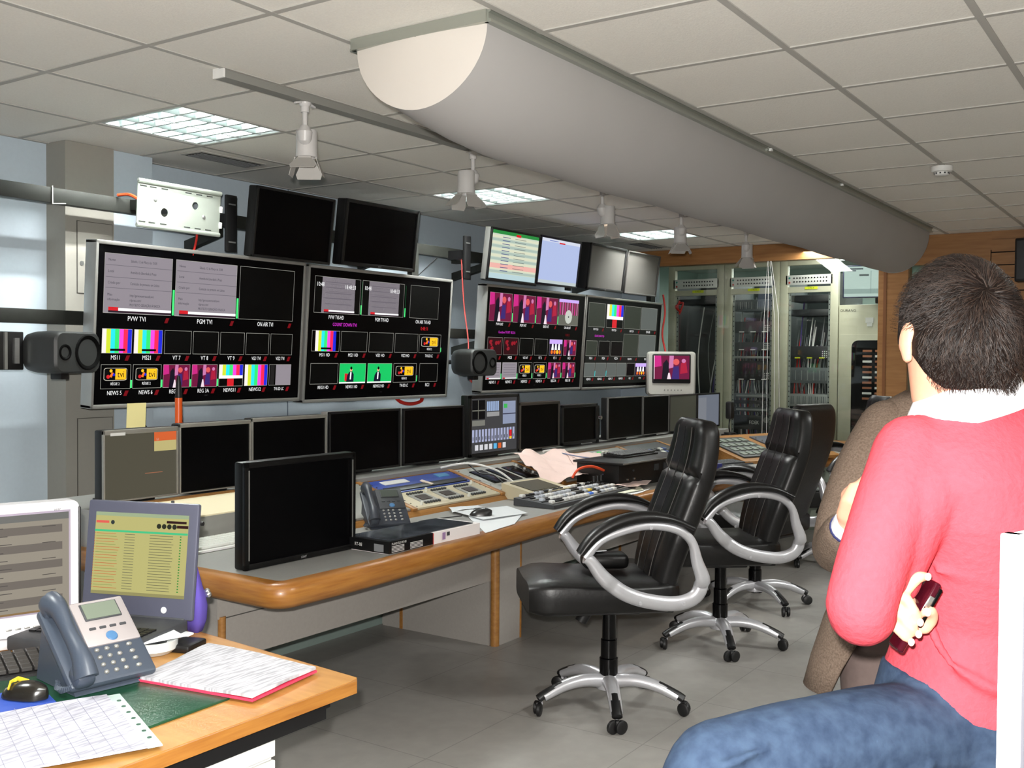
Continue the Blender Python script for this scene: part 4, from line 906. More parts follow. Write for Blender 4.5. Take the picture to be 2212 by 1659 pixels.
# wedge shaped control box and long vision switcher
t = thing('control_box', 'beige wedge shaped control box left of the vision switcher', 'control box', (4.72, 3.04, ZD), radians(-4))
b = MB(); b.prism([(0, 0), (0, .045), (.22, .085), (.22, 0)], 0, .36, BEIGE, axis='x'); b.build('body', t, smooth=0)
b = MB(); b.prism([(.03, .0515), (.03, .0545), (.19, .0835), (.19, .0805)], .04, .30, mat('olive_dark', (70, 66, 50), .4), axis='x'); b.build('key_field', t, smooth=0)
for k in range(6):
    b = MB(); b.box((.05+.045*k, .012, .048), (.03, .016, .010), DGREY, bev=.002); b.build('button', t)
t = thing('vision_switcher', 'long vision switcher with rows of white and coloured keys on the desk', 'switcher', (4.55, 2.80, ZD), radians(1))
b = MB(); b.prism([(0, 0), (0, .018), (.25, .04), (.25, 0)], 0, .95, DGREY, axis='x'); b.build('body', t, smooth=0)
T = TR((0, 0, .018), rx=math.atan2(.022, .25))
KB_ = [WHITEP, WHITEP, mat('key_pale', (190, 196, 205), .4), BLACK, WHITEP, mat('key_bright_blue', (70, 120, 220), .4), mat('key_yellow', (235, 200, 70), .4)]
for r_ in range(4):
    b = MB(); b.box((.46, .028+.06*r_, .001), (.88, .012, .006), SILVER if r_ % 2 == 0 else BLACK, M=T); b.build('divider', t, smooth=0)
rnd = random.Random(5)
for r_ in range(4):
    for k in range(18):
        m = KB_[0] if (r_ < 1 and 3 < k < 9) else (KB_[5] if (r_ == 0 and k == 9) else (KB_[6] if (r_ == 1 and k == 11) else KB_[rnd.choice([0, 2, 3, 3, 4])]))
        b = MB(); b.box((.06+.047*k, .050+.06*r_ if r_ < 3 else .235, .006), (.034, .024, .014 if m is not BLACK else .008), m, M=T, bev=.003, seg=1); b.build('key', t)
for k in range(3):
    b = MB(); b.cyl((.80+.045*k, .20, .05), (.80+.045*k, .20, .085), .012, BLACK, 12, r2=.010); b.build('knob', t)
# papers
SLF = lambda y: max(ZD+.012, .742+.274*(y-3.235)+.034)
sheet('paper', [(5.08, 3.18), (5.62, 3.12), (5.98, 3.60), (5.36, 3.60)], .815, PP, 'big crumpled pale pink paper draped over the console', th=.002, wav=.05, n=22, seed=11, zf=SLF)
sheet('paper', [(5.55, 3.22), (5.86, 3.24), (6.30, 3.50), (5.90, 3.56)], .765, PP, 'crumpled pink-white paper over the console behind the black equipment case', th=.002, wav=.03, n=16, seed=17, zf=SLF)
sheet('paper', [(5.40, 2.95), (5.46, 2.78), (5.80, 2.86), (5.45, 3.2)], ZD+.002, PP, 'pink-white sheets left of the black equipment case', th=.002, wav=.03, n=12, seed=23)
sheet('paper', [(5.22, 2.78), (5.50, 2.76), (5.66, 2.88), (5.36, 2.90)], ZD+.004, PG, 'pale green sheet in front of the black equipment case', th=.002, wav=.008, seed=31)
sheet('paper', [(5.10, 2.74), (5.42, 2.735), (5.60, 2.77), (5.32, 2.80)], ZD+.001, PW, 'white sheet at the very edge of the desk beside the first chair', th=.002, wav=.003, seed=37)
# black equipment case with a keyboard shelf on it
t = thing('equipment_case', 'black rack equipment case standing on the desk behind the first chair', 'equipment case', (5.48, 2.92, ZD), radians(-3))
b = MB(); b.box((.39, .15, .073), (.78, .30, .146), mat('black_case', (16, 15, 14), .4, nz=.1), bev=.004); b.build('body', t)
b = MB(); b.box((.40, .13, .154), (.86, .36, .014), BLACK, bev=.004); b.build('shelf', t)
b = MB(); b.box((.40, -.052, .156), (.86, .008, .008), SILVER); b.build('metal_lip', t, smooth=0)
for k, (x, z) in enumerate([(.10, .05), (.18, .05), (.26, .03), (.17, .1)]):
    b = MB(); b.cyl((x, 0, z), (x, -.008, z), .006, SCR if k < 2 else DGREY, 10); b.build('knob', t)
for x in (.46, .58):
    b = MB(); b.box((x, -.003, .10), (.05, .004, .04), DGREY); b.build('vent', t, smooth=0)
keyboard('black keyboard lying on top of the black equipment case', (5.95, 3.08, ZD+.161), radians(-3), .44, .15, BLACK, mat('black_keys', (44, 44, 46), .45))
b = MB(); b.tube(spline([(5.48, 3.02, .83), (5.38, 3.05, .86), (5.28, 3.08, .85), (5.24, 3.1, .80)], 6), .008, mat('orange_cable', (225, 80, 40), .5), 6); tag(b.build('cable'), 'orange cable running from the black case to the console', 'cable')
b = MB(); b.tube(spline([(4.62, 3.6, .88), (4.75, 3.5, .90), (4.84, 3.36, .86), (4.86, 3.22, .77), (4.85, 3.18, .735)], 8), .006, WHITEP, 6); tag(b.build('cable'), 'white cable arching over the console beside the three small screens', 'cable')
b = MB(); b.tube(spline([(4.86, 3.66, .885), (4.87, 3.6, .885), (4.83, 3.48, .84), (4.86, 3.40, .83), (4.82, 3.3, .79)], 8), .005, BLACK, 6); tag(b.build('cable'), 'short twisted black cable in front of the mixer page monitor', 'cable')
b = MB(); b.tube(spline([(5.86, 3.62, .885), (5.80, 3.40, .87), (5.74, 3.26, .87), (5.78, 3.16, .86), (5.66, 3.08, .83), (5.45, 3.02, .80)], 8), .004, mat('grey_blue_cable', (110, 120, 150), .5), 6); tag(b.build('cable'), 'thin blue-grey cable lying over the crumpled papers', 'cable')
t = thing('marker_pen', 'white and orange marker lying on the ledge under the black monitor', 'pen', (5.86, 3.66, ZL+.009), radians(4))
b = MB(); b.cyl((-.06, 0, 0), (.05, 0, 0), .008, WHITEP, 10); b.build('barrel', t)
b = MB(); b.cyl((.05, 0, 0), (.10, 0, 0), .009, BLACK, 10); b.build('cap', t)
# manuals
for k, (x, y, z, w, d, h, m, lab) in enumerate([(6.36, 2.79, ZD, .42, .20, .035, BLACK, 'black ring binder at the desk edge behind the first chair'), (6.62, 2.96, ZD, .46, .19, .055, mat('blue_book', (38, 44, 130), .5), 'thick blue manual lying on the desk behind the first chair')]):
    t = thing('book', lab, 'book', (x, y, z), radians(-14))
    b = MB(); b.box((0, 0, h/2), (w, d, h), m, bev=.004); b.build('cover', t)
    if k:
        for q, (c, ww) in enumerate([((230, 230, 235), .05), ((120, 150, 220), .03), ((235, 200, 60), .03)]):
            b = MB(); b.box((-.13+.1*q, -d/2-.001, h/2), (ww, .003, .03), mat('book_print_%d' % q, c, .5)); b.build('spine_print', t, smooth=0)
    else:
        b = MB(); b.box((-.05, -d/2-.001, h*.5), (.004, .004, h*.8), SCR); b.build('ring', t, smooth=0)
sheet('paper', [(6.80, 2.68), (7.15, 2.62), (7.25, 2.82), (6.9, 2.90)], ZD, PW, 'white sheet on the desk beside the blue manual', th=.002, wav=.004, seed=41)
keyboard('dark grey keyboard in front of the corner console', (7.28, 2.98, ZD), radians(-20), .44, .16, DGREY, mat('dark_keys', (66, 70, 72), .45), 12, 4)
# gooseneck microphone
t = thing('gooseneck_microphone', 'black gooseneck microphone rising from the corner console', 'microphone', (8.30, 3.36, ZL))
b = MB(); b.lathe([(.001, 0), (.05, 0), (.05, .012), (.001, .016)], BLACK, 18); b.build('base', t)
b = MB(); b.tube(spline([(0, 0, .01), (-.02, 0, .06), (.01, .01, .10), (.02, .01, .13)], 6), .006, BLACK, 8); b.build('neck', t)
b = MB(); b.box((.02, .01, .20), (.08, .06, .15), BLACK, bev=.018); b.build('head', t)
b = MB(); b.box((0, 0, -.02), (.11, .11, .04), BLACK); b.build('foot', t)

# orange marker, sticky note and cable by the first display
t = thing('marker_pen', 'tall orange marker with a black tip standing behind the desk monitors', 'pen', (3.135, 4.0, ZL))
b = MB(); b.cyl((0, 0, 0), (0, 0, .43), .017, mat('orange_plastic', (226, 92, 30), .35), 16); b.build('barrel', t)
b = MB(); b.lathe([(.016, .43), (.017, .435), (.014, .47), (.012, .50), (.006, .532), (.001, .534)], BLACK, 16); b.build('tip', t)
b = MB(); b.box((0, 0, 0), (.108, .002, .118), mat('yellow_note', (238, 226, 160), .7), bev=0, rx=.06, rz=.02); tag(b.build('sticky_note', loc=(3.115, 4.29, 1.215), smooth=0), 'pale yellow sticky note hanging from the bottom frame of the first display', 'note')
b = MB(); b.tube(spline([(3.19, 4.40, 1.27), (3.20, 4.36, 1.18), (3.24, 4.3, 1.08), (3.27, 4.2, .90)], 6), .004, BLACK, 6); tag(b.build('cable'), 'thin black cable dropping from the first display to the desk', 'cable')
# ================================================================ office chairs
LEATHER = mat('black_leather', (13, 12, 12), .38, nz=.25, scale=60, bump=.06, spec=.42)
CHROME = mat('satin_chair_metal', (196, 196, 200), .32, .45, nz=.02)
STITCH = mat('stitching', (74, 71, 68), .7)
def chair(label, loc, rz, g='black leather swivel chairs with silver arms'):
    t = thing('office_chair', label, 'chair', loc, rz, g)
    # seat cushion
    b = MB(); rg = []
    for k in range(15):
        u = -.24+.60*k/14; q = (k/14)
        w = .245*(1-.06*abs(2*q-1)**6); zt = .602-.010*sin(pi*q)-.012*max(0, q-.85)*6-.012*(1-q)
        zb = .455-.01*q
        R_ = []
        for i in range(28):
            a = 2*pi*i/28; c, s_ = cos(a), sin(a)
            yy = w*abs(c)**.28*(1 if c > 0 else -1); zz = (zt+zb)/2+(zt-zb)/2*abs(s_)**.34*(1 if s_ > 0 else -1)
            if s_ > .5: zz += .010*abs(sin(yy*13.5))-.004
            R_.append((u, yy, zz))
        if k in (0, 14): R_ = [(u+(.018 if k else -.01), y*.90, (z-.52)*.80+.52) for _, y, z in R_]
        rg.append(R_)
    b.loft(rg, LEATHER); b.build('seat', t, smooth=60)
    b = MB(); b.tube([(.27, .237, .47), (.275, .240, .53), (.27, .236, .585)], .0018, STITCH, 4); b.tube([(.27, -.237, .47), (.275, -.240, .53), (.27, -.236, .585)], .0018, STITCH, 4)
    # backrest
    sp = spline([(-.185, 0, .47), (-.205, 0, .60), (-.245, 0, .74), (-.305, 0, .90), (-.35, 0, 1.03), (-.372, 0, 1.13), (-.380, 0, 1.20), (-.384, 0, 1.245)], 5)
    W_ = lambda z: .20+.045*min(1, max(0, (z-.47)/.28)) - .05*max(0, (z-.95)/.3)**2
    b = MB(); rg = []
    for k, p in enumerate(sp):
        tn = (sp[min(k+1, len(sp)-1)]-sp[max(k-1, 0)]).normalized(); nr = Vector((tn.z, 0, -tn.x))
        z = p.z; w = W_(z); th = .050+.012*sin(pi*(z-.47)/.78); e = 1.0
        if z > 1.19: e = sqrt(max(.04, 1-((z-1.19)/.058)**2)); w *= .80+.20*e; th *= .4+.6*e
        if z < .53: th *= .6+.4*(z-.47)/.06
        gr = .010 if abs(z-1.0) > .012 else .018
        R_ = []
        for i in range(44):
            a = 2*pi*i/44; c, s_ = cos(a), sin(a)
            yy = w*abs(c)**.5*(1 if c > 0 else -1); dd = th*abs(s_)**.55*(1 if s_ > 0 else -1)
            if s_ > .2:
                q = abs(yy)/w; dd += .014*abs(sin(q*pi*1.9+.0))**.5-gr-.012*(abs(z-1.0) < .012)
            R_.append(p+nr*dd+Vector((0, yy, 0)))
        rg.append(R_)
    b.loft(rg, LEATHER); b.build('backrest', t, smooth=60)
    b = MB()
    for y in (-.112, .112, 0):
        pts = []
        for k, p in enumerate(sp[4:-4]):
            kk = k+4; tn = (sp[kk+1]-sp[kk-1]).normalized(); nr = Vector((tn.z, 0, -tn.x)); pts.append(p+nr*(.050+.008*sin(pi*(p.z-.47)/.78))+Vector((0, y*W_(p.z)/.245, 0)))
        b.tube(pts, .0022, STITCH if y else BLACK, 4)
    p = Vector((-.338, 0, 1.0)); b.tube([p+Vector((.052, y, 0)) for y in (-.2, -.1, 0, .1, .2)], .002, STITCH, 4)
    o = b.build('stitching', t); o['kind'] = 'stuff'
    # arms
    for s_ in (-1, 1):
        y = .285*s_
        loop = [(.165, y, .705), (.10, y, .775), (0, y, .815), (-.10, y, .832), (-.21, y, .815), (-.275, y, .765), (-.30, y, .68), (-.325, y, .60), (-.30, y, .535), (-.22, y, .507), (-.10, y, .52), (.0, y, .555), (.085, y, .62), (.14, y, .69)]
        lp = spline(loop+[loop[0]], 5); rr = []
        for q in lp:
            low = max(0, min(1, (.75-q.z)/.15)); rr.append((.019+.013*low, .024))
        b = MB(); b.tube([v-Vector((0, .02*s_*(v.z < .6), 0)) for v in lp], rr, CHROME, 12, up=(1, 0, 0)); b.build('armrest_frame', t, smooth=60)
        b = MB(); pp = spline([(.185, y, .722), (.125, y, .792), (.03, y, .845), (-.08, y, .866), (-.19, y, .856), (-.28, y, .82)], 5)
        b.tube(pp, [(.012+.016*sin(pi*min(1, .12+k/len(pp))), .036) for k in range(len(pp))], LEATHER, 14); b.build('armrest_pad', t, smooth=60)
        for (u, z) in ((-.06, .52), (-.24, .515), (-.1, .825)):
            b = MB(); b.cyl((u, y+.018*s_, z), (u, y+.026*s_, z), .007, CHROME, 10); b.build('bolt', t)
    # mechanism, lever, gas lift
    b = MB(); b.box((0, 0, .44), (.24, .18, .04), BLACK, bev=.01); b.box((-.17, 0, .455), (.14, .34, .02), BLACK, bev=.006); b.build('tilt_mechanism', t)
    b = MB(); b.cyl((.10, .0, .42), (.125, .0, .375), .030, BLACK, 14, r2=.026); b.build('tension_knob', t)
    b = MB(); b.tube([(0, -.08, .43), (.0, -.2, .425), (0, -.25, .42)], .006, BLACK, 8); b.build('lever', t)
    b = MB(); b.lathe([(.001, .42), (.030, .42), (.030, .30), (.035, .295), (.035, .22), (.040, .215), (.040, .10), (.001, .10)], BLACKG, 20); b.build('gas_lift', t)
    # five star base
    b = MB(); b.lathe([(.001, .145), (.042, .145), (.052, .13), (.052, .085), (.001, .085)], CHROME, 24); b.build('hub', t)
    for k in range(5):
        a = radians(72*k+(215-131)); T = Matrix.Rotation(a, 4, 'Z')
        b = MB(); pts = spline([(.035, 0, .120), (.12, 0, .127), (.21, 0, .112), (.30, 0, .075)], 5)
        b.tube(pts, [(.030-.010*i/15, .034-.008*i/15) for i in range(16)], CHROME, 12, M=T, up=(0, 0, 1)); o = b.build('leg', t, smooth=60)
        b = MB(); pts = spline([(.215, 0, .118), (.26, 0, .100), (.305, 0, .079), (.325, 0, .066)], 4)
        b.tube(pts, [(.017, .022)]*(len(pts)-1)+[(.006, .012)], BLACK, 12, M=T, up=(0, 0, 1)); b.build('end_cap', o, smooth=60)
        b = MB(); b.cyl((.31, 0, .078), (.31, 0, .045), .008, CHROME, 8, M=T)
        for s_ in (-1, 1): b.lathe([(.001, -.010), (.022, -.010), (.028, -.006), (.028, .006), (.022, .010), (.001, .010)], BLACK, 18, M=T @ TR((.325, .017*s_, .028), rx=pi/2, rz=.5*(k-2)))
        b.box((.322, 0, .042), (.03, .018, .03), BLACK, M=T, bev=.006); b.build('caster', o, smooth=50)
    return t
c1 = chair('nearest black leather chair with silver arms, standing alone in front of the desk', (3.905, 2.12, 0), radians(131))
copy_tree(c1, None, (5.12, 2.115, 0), radians(129), 'second black leather chair, right behind the nearest one')
copy_tree(c1, None, (6.09, 2.29, 0), radians(78), 'third black leather chair, turned with its plain black back to the camera')
copy_tree(c1, None, (7.62, 2.26, 0), radians(132), 'farthest black leather chair, half hidden by the person in the brown jacket')
t = thing('pouch', 'black leather pouch with a white note on the seat of the nearest chair', 'bag', (3.93, 2.16, .598), radians(130))
b = MB(); b.box((0, 0, .032), (.20, .12, .064), LEATHER, bev=.024, seg=3); b.build('body', t)
b = MB(); b.box((.04, .0, .068), (.085, .05, .003), PW, rx=.25, rz=.3); b.build('note', t, smooth=0)
# ================================================================ near desk at the left
ZF = .742
t = thing('office_desk', 'near oak-topped desk at the lower left with white pedestals', 'desk', (1.80, 1.65, 0))
OAKT = mat('oak_desk_top', (178, 130, 68), .4, rgb2=(160, 112, 52), scale=5, stretch=(9, 1.4, 9), coat=.1)
b = MB(); po = [(0, .03), (-.03, 0), (-3.2, 0), (-3.2, 1.15), (.03, 1.15), (.03, .03)]
b.prism([(-.02, 0), (-3.2, 0), (-3.2, 1.12), (.10, 1.12), (.012, .02), (.006, .006)], ZF-.028, ZF, OAKT); o = b.build('top', t, smooth=0)
b = MB(); b.prism([(.110, 1.12), (.014, .012), (-.005, -.006), (-3.2, -.006), (-3.2, .0), (-.02, 0), (.008, .012), (.101, 1.12)], ZF-.030, ZF-.001, EDGE); b.build('edge_strip', t, smooth=0)
b = MB(); b.box((-1.62, .055, ZF-.055), (3.1, .05, .05), BLACK); b.box((-.03, .58, ZF-.055), (.05, 1.0, .05), BLACK); b.build('steel_frame', t, smooth=0)  # black bars stand in for the shadow under the desk edge
b = MB(); b.box((-.03, 1.05, .35), (.06, .06, .66), BLACK); b.build('leg', t, smooth=0)
t2 = thing('pedestal', 'white drawer pedestal under the near corner of the oak-topped desk', 'cabinet', (1.42, 1.70, 0))
WP = mat('white_cabinet', (222, 222, 218), .5)
b = MB(); b.box((-.0, .27, .34), (.34, .52, .64), WP, bev=.003); b.build('body', t2)
for k, (z0, z1) in enumerate([(.03, .22), (.225, .42), (.425, .61), (.615, .66)]):
    b = MB(); b.box((0, .002, (z0+z1)/2), (.336, .012, z1-z0-.004), WP, bev=.002); o = b.build('drawer', t2)
b = MB(); b.box((-.06, -.006, .5), (.004, .004, .3), KEYR); b.build('red_line', t2, smooth=0)
t3 = thing('pedestal', 'white cabinet left of the drawer pedestal, at the bottom edge of the picture', 'cabinet', (.98, 1.72, 0))
b = MB(); b.box((0, .27, .33), (.44, .50, .66), WP, bev=.003); b.build('body', t3)
b = MB(); b.box((0, .01, .33), (.43, .016, .64), WP, bev=.002); b.build('door', t3)
# desk mat
GMAT = mat('dark_green_mat', (20, 66, 44), .35, nz=.1)
b = MB(); b.box((0, 0, .003), (.75, .62, .006), GMAT, bev=.002); tag(b.build('desk_mat', loc=(1.145, 2.075, ZF), rot=(0, 0, radians(2))), 'dark green desk mat under the telephone on the near desk', 'desk mat')
# notebook with papers
RC = mat('red_cover', (214, 60, 90), .4)
t = thing('notepad', 'stack of white sheets on a red folder lying over the desk corner', 'folder', (1.635, 1.90, ZF+.0065))
c4 = [(1.483, 2.035), (1.536, 1.712), (1.771, 1.75), (1.749, 2.115)]; off = [(x-1.635, y-1.90) for x, y in c4]
sheet('red_folder', off, 0, RC, '', th=.005, parent=t, n=2)
def printed(nm, rgb, lines, sc=60):
    m = mat(nm, rgb, .7); nt = m.node_tree; bs = nt.nodes['Principled BSDF']; tc = nt.nodes.new('ShaderNodeTexCoord'); mp = nt.nodes.new('ShaderNodeMapping'); no = nt.nodes.new('ShaderNodeTexNoise'); cr = nt.nodes.new('ShaderNodeValToRGB')
    mp.inputs['Scale'].default_value = (5, 40, 1); mp.inputs['Rotation'].default_value = (0, 0, lines); no.inputs['Scale'].default_value = 3.2; no.inputs['Detail'].default_value = 6
    cr.color_ramp.elements[0].position = .40; cr.color_ramp.elements[1].position = .56; cr.color_ramp.elements[0].color = lin([v*.80 for v in rgb]); cr.color_ramp.elements[1].color = lin(rgb)
    nt.links.new(tc.outputs['Object'], mp.inputs[0]); nt.links.new(mp.outputs[0], no.inputs['Vector']); nt.links.new(no.outputs['Fac'], cr.inputs[0]); nt.links.new(cr.outputs[0], bs.inputs['Base Color']); return m
sheet('sheets', [(x*.985, y*.985) for x, y in off], .0045, printed('printed_sheet', (188, 188, 194), .3), '', th=.007, wav=.007, parent=t, n=16, seed=2)
# printed form in a punched sleeve
t = thing('form', 'printed form in a punched clear sleeve at the bottom left of the near desk', 'paper', (1.24, 1.89, ZF+.0065))
A, B2, C2, D2 = (1.372, 1.996), (1.235, 1.667), (.955, 1.787), (1.09, 2.116)
of = [(x-1.24, y-1.89) for x, y in (A, B2, C2, D2)]
sheet('sheet', of, 0, printed('printed_form', (182, 182, 194), 1.2), '', th=.004, wav=.004, parent=t, n=10, seed=9)
dx, dy = (B2[0]-A[0]), (B2[1]-A[1]); 
st = [(of[0][0], of[0][1]), (of[1][0], of[1][1]), (of[1][0]+.026, of[1][1]-.010), (of[0][0]+.026, of[0][1]-.010)]
o = sheet('punched_strip', st, .001, mat('clear_strip', (190, 212, 204), .2), '', th=.003, parent=t, n=2)
for k in range(7):
    q = .14+.12*k; b = MB(); x = of[0][0]+dx*q+.014; y = of[0][1]+dy*q-.006
    b.cyl((x, y, .004), (x, y, .0055), .0045, mat('hole_shadow', (50, 80, 66), .6), 10); b.build('punch_hole', t)
b = MB()
for k in range(1, 10):
    q = k/10; a = Vector((of[0][0]*(1-q)+of[3][0]*q, of[0][1]*(1-q)+of[3][1]*q, .0085)); c = Vector((of[1][0]*(1-q)+of[2][0]*q, of[1][1]*(1-q)+of[2][1]*q, .0085))
    b.tube([a, c], .0005, mat('form_line', (140, 140, 156), .8), 4)
o = b.build('ruled_lines', t); o['kind'] = 'stuff'
# telephone in front
phone((1.422, 2.06, ZF+.007), radians(-8), 'blue-grey office telephone with silver face on the near desk', mat('blue_grey_phone', (62, 70, 82), .38), mat('silver_face', (172, 165, 165), .38, .3), 1.02, (108, 118, 104), 40)
# laptop on its dock
t = thing('laptop', 'grey laptop with a yellow list on its screen behind the near telephone', 'laptop', (1.80, 2.275, ZF))
ang = math.atan2(.305, -.111)      # direction of the hinge line
T = Matrix.Translation((0, 0, 0)) @ Matrix.Rotation(ang+pi, 4, 'Z')    # local -x runs along the hinge
NB = mat('laptop_grey', (86, 88, 104), .4, .2, nz=.02)
b = MB(); b.box((-.165, -.13, .030), (.35, .27, .036), DGREY, M=T, bev=.006); b.build('base', t)
b = MB(); b.box((-.165, -.12, .008), (.30, .22, .014), BLACK, M=T, bev=.003); b.build('dock', t)
b = MB()
for r_ in range(5):
    for c_ in range(14): b.box((-.31+.0225*c_, -.20+.019*r_, .050), (.019, .016, .005), BLACK, M=T)
o = b.build('keys', t, smooth=0); o['kind'] = 'stuff'
LT = T @ TR((-.155, .012, .045), rx=radians(-7))
b = MB(); b.box((0, .006, .155), (.345, .016, .315), NB, M=LT, bev=.006); o = b.build('lid', t)
def pic_list(P):
    P.r(0, 1, 0, 1, pix((186, 180, 116), .72)); P.r(0, 1, .955, 1, pix((160, 176, 140), .7), 2); P.r(0, 1, 0, .04, pix((150, 145, 96), .7), 2)
    P.r(.01, .15, .865, .895, pix((215, 90, 80), .8), 3); P.disc(.19, .878, .006, pix((60, 70, 70), .5), 3)
    P.r(.77, .98, .895, .925, pix((60, 30, 30), .5), 3); P.r(.88, 1, .84, .875, pix((60, 24, 24), .5), 3)
    for k in range(4): P.disc(.69+.055*k, .855, .007, pix((50, 54, 40), .5), 3)
    P.r(0, 1, .76, .785, pix((70, 190, 130), .75), 3)
    rnd = random.Random(3)
    for k in range(21):
        v = .735-.033*k
        P.r(.02, .22+.06*rnd.random(), v, v+.006, pix([(205, 120, 70), (140, 160, 90), (200, 100, 60)][k % 3], .65), 3)
        P.r(.33, .44, v, v+.006, pix((110, 110, 90), .6), 3); P.r(.60, .83+.03*rnd.random(), v, v+.006, pix((100, 100, 80), .6), 3)
        P.r(.92, .935, v-.003, v+.012, pix((50, 140, 60), .7), 3); P.r(.0, .008, v-.002, v+.008, pix((200, 90, 50), .7), 3)
P = Pic(.29, .225); pic_list(P); q = P.b.build('picture', t, smooth=0, fix=False); q.matrix_basis = LT @ TR((-.145, -.0025, .055))
b = MB(); b.lathe([(.001, .003), (.007, .002), (.009, 0)], WHITEP, 14, M=LT @ TR((.085, -.002, .022), rx=pi/2)); b.build('badge', t)
b = MB(); b.box((.0, .006, -.002), (.30, .02, .014), DGREY, M=LT, bev=.004); b.build('hinge', t)
b = MB(); b.cyl((.178, .006, .26), (.184, .006, .26), .006, BLACK, 10, M=LT); b.build('latch', t)
# silver monitor
SLM = mat('pearl_white_plastic', (212, 210, 212), .35, .1)
t = thing('monitor', 'silver-white monitor with grey banded list at the far left of the near desk', 'monitor', (1.452, 2.560, ZF), radians(-17))
b = MB(); rg = rrect(.39, .345, .018, 4, 0, .20); b.prism([(x, z) for x, z in rg], 0, .05, SLM, axis='y'); b.build('housing', t, smooth=40)
b = MB(); b.box((0, .07, .2), (.24, .05, .22), SLM, bev=.02); b.build('rear_shell', t)
b = MB(); b.box((0, -.001, .215), (.345, .004, .268), mat('bezel_lilac', (170, 160, 178), .3, .4)); b.build('inner_bezel', t, smooth=0)
def pic_bands(P):
    P.r(0, 1, 0, 1, pix((158, 152, 138), .7)); P.r(.0, 1, .93, 1, pix((120, 120, 116), .6), 2); P.r(.32, 1, .02, .93, pix((150, 142, 128), .7), 2)
    for k in range(5): P.r(.36, .95, .80-.18*k, .88-.18*k, pix((118, 110, 102), .62), 3)
    for k in range(11): P.r(.36, .52+.03*(k % 3), .875-.082*k, .883-.082*k, pix((90, 84, 80), .55), 4); P.r(.80, .9, .865-.164*(k//2), .872-.164*(k//2), pix((90, 84, 80), .55), 4)
    P.r(.21, .28, .56, .80, pix((205, 50, 60), .8), 3); P.r(.16, .2, .82, .94, pix((40, 90, 80), .7), 3); P.t('', .2, .6, .04)
    P.r(0, 1, 0, .02, pix((150, 120, 80), .6), 3)
P = Pic(.335, .258); pic_bands(P); P.b.text('PUREST', .016, SW, TR((.245*.335, -.0026, .68*.258), rx=pi/2) @ Matrix.Rotation(pi/2, 4, 'Z'), sx=.8); P.b.build('picture', t, smooth=0, fix=False, loc=(-.1675, -.0036, .086))
for k in range(6):
    b = MB(); b.box((.02+.022*k, -.0015, .048), (.014, .004, .004), SILVER, bev=.001); b.build('button', t)
b = MB(); b.text('acer', .010, DGREY, TR((.14, -.0012, .352), rx=pi/2)); b.build('maker_mark', t, smooth=0)
b = MB(); b.box((0, .08, .012), (.24, .2, .022), SLM, bev=.008); b.box((0, .09, .06), (.07, .03, .1), SLM, bev=.008); b.build('stand', t)
b = MB(); b.box((.196, .02, .205), (.006, .05, .30), BLACK, bev=.002); b.build('side_vent', t)
# keyboard, mouse mat and mouse
keyboard('black keyboard with a yellow key row on the near desk', (1.285, 2.395, ZF+.004), radians(-22), .44, .17, BLACK, mat('black_key_caps', (52, 50, 48), .4))
b = MB(); b.box((0, 0, .008), (.09, .012, .006), mat('yellow_sticker', (225, 190, 50), .5), bev=.001); tag(b.build('marker_strip', loc=(1.268, 2.335, ZF+.018), rot=(0, 0, radians(-10))), 'yellow strip lying across the black keyboard', 'strip')
b = MB(); b.prism(rrect(.22, .18, .02), 0, .004, mat('blue_mat', (40, 72, 160), .6)); tag(b.build('mouse_mat', loc=(1.195, 2.125, ZF+.0065), rot=(0, 0, radians(-18))), 'blue mouse mat at the left edge of the near desk', 'mouse mat')
mouse((1.262, 2.128, ZF+.011), radians(20), 'black mouse with a yellow band at the left edge of the near desk', mat('dark_mouse', (30, 28, 24), .22), mat('yellow_sticker', (225, 190, 50), .5))
b = MB(); b.tube([(1.232, 2.142, ZF+.034), (1.242, 2.15, ZF+.046), (1.262, 2.158, ZF+.048), (1.285, 2.155, ZF+.036)], .005, mat('yellow_sticker', (225, 190, 50), .5), 8, flat=.4); b.build('mouse_band'); tag(bpy.data.objects['mouse_band'], 'yellow band over the black mouse on the near desk', 'band')
# papers and small things beside the laptop
sheet('paper', [(1.60, 2.19), (1.66, 2.32), (1.76, 2.30), (1.72, 2.17)], ZF+.036, PW, 'small white card lying on the grey dish beside the near telephone', th=.002, wav=.004, seed=51)
b = MB(); b.lathe([(.001, 0), (.045, 0), (.06, .012), (.062, .034), (.056, .034), (.05, .012), (.001, .008)], mat('pale_dish', (196, 200, 198), .3), 24); tag(b.build('dish', loc=(1.665, 2.225, ZF+.001)), 'pale grey dish under the white card on the near desk', 'dish')
t = thing('wallet', 'black wallet between the grey dish and the stack of sheets', 'wallet', (1.735, 2.185, ZF), radians(20))
b = MB(); b.box((0, 0, .01), (.09, .07, .02), BLACK, bev=.006); b.build('cover', t)
sheet('paper', [(1.72, 2.33), (1.76, 2.22), (1.80, 2.235), (1.79, 2.34)], ZF+.010, PW, 'folded white sheet in front of the laptop base', th=.004, wav=.006, seed=53)
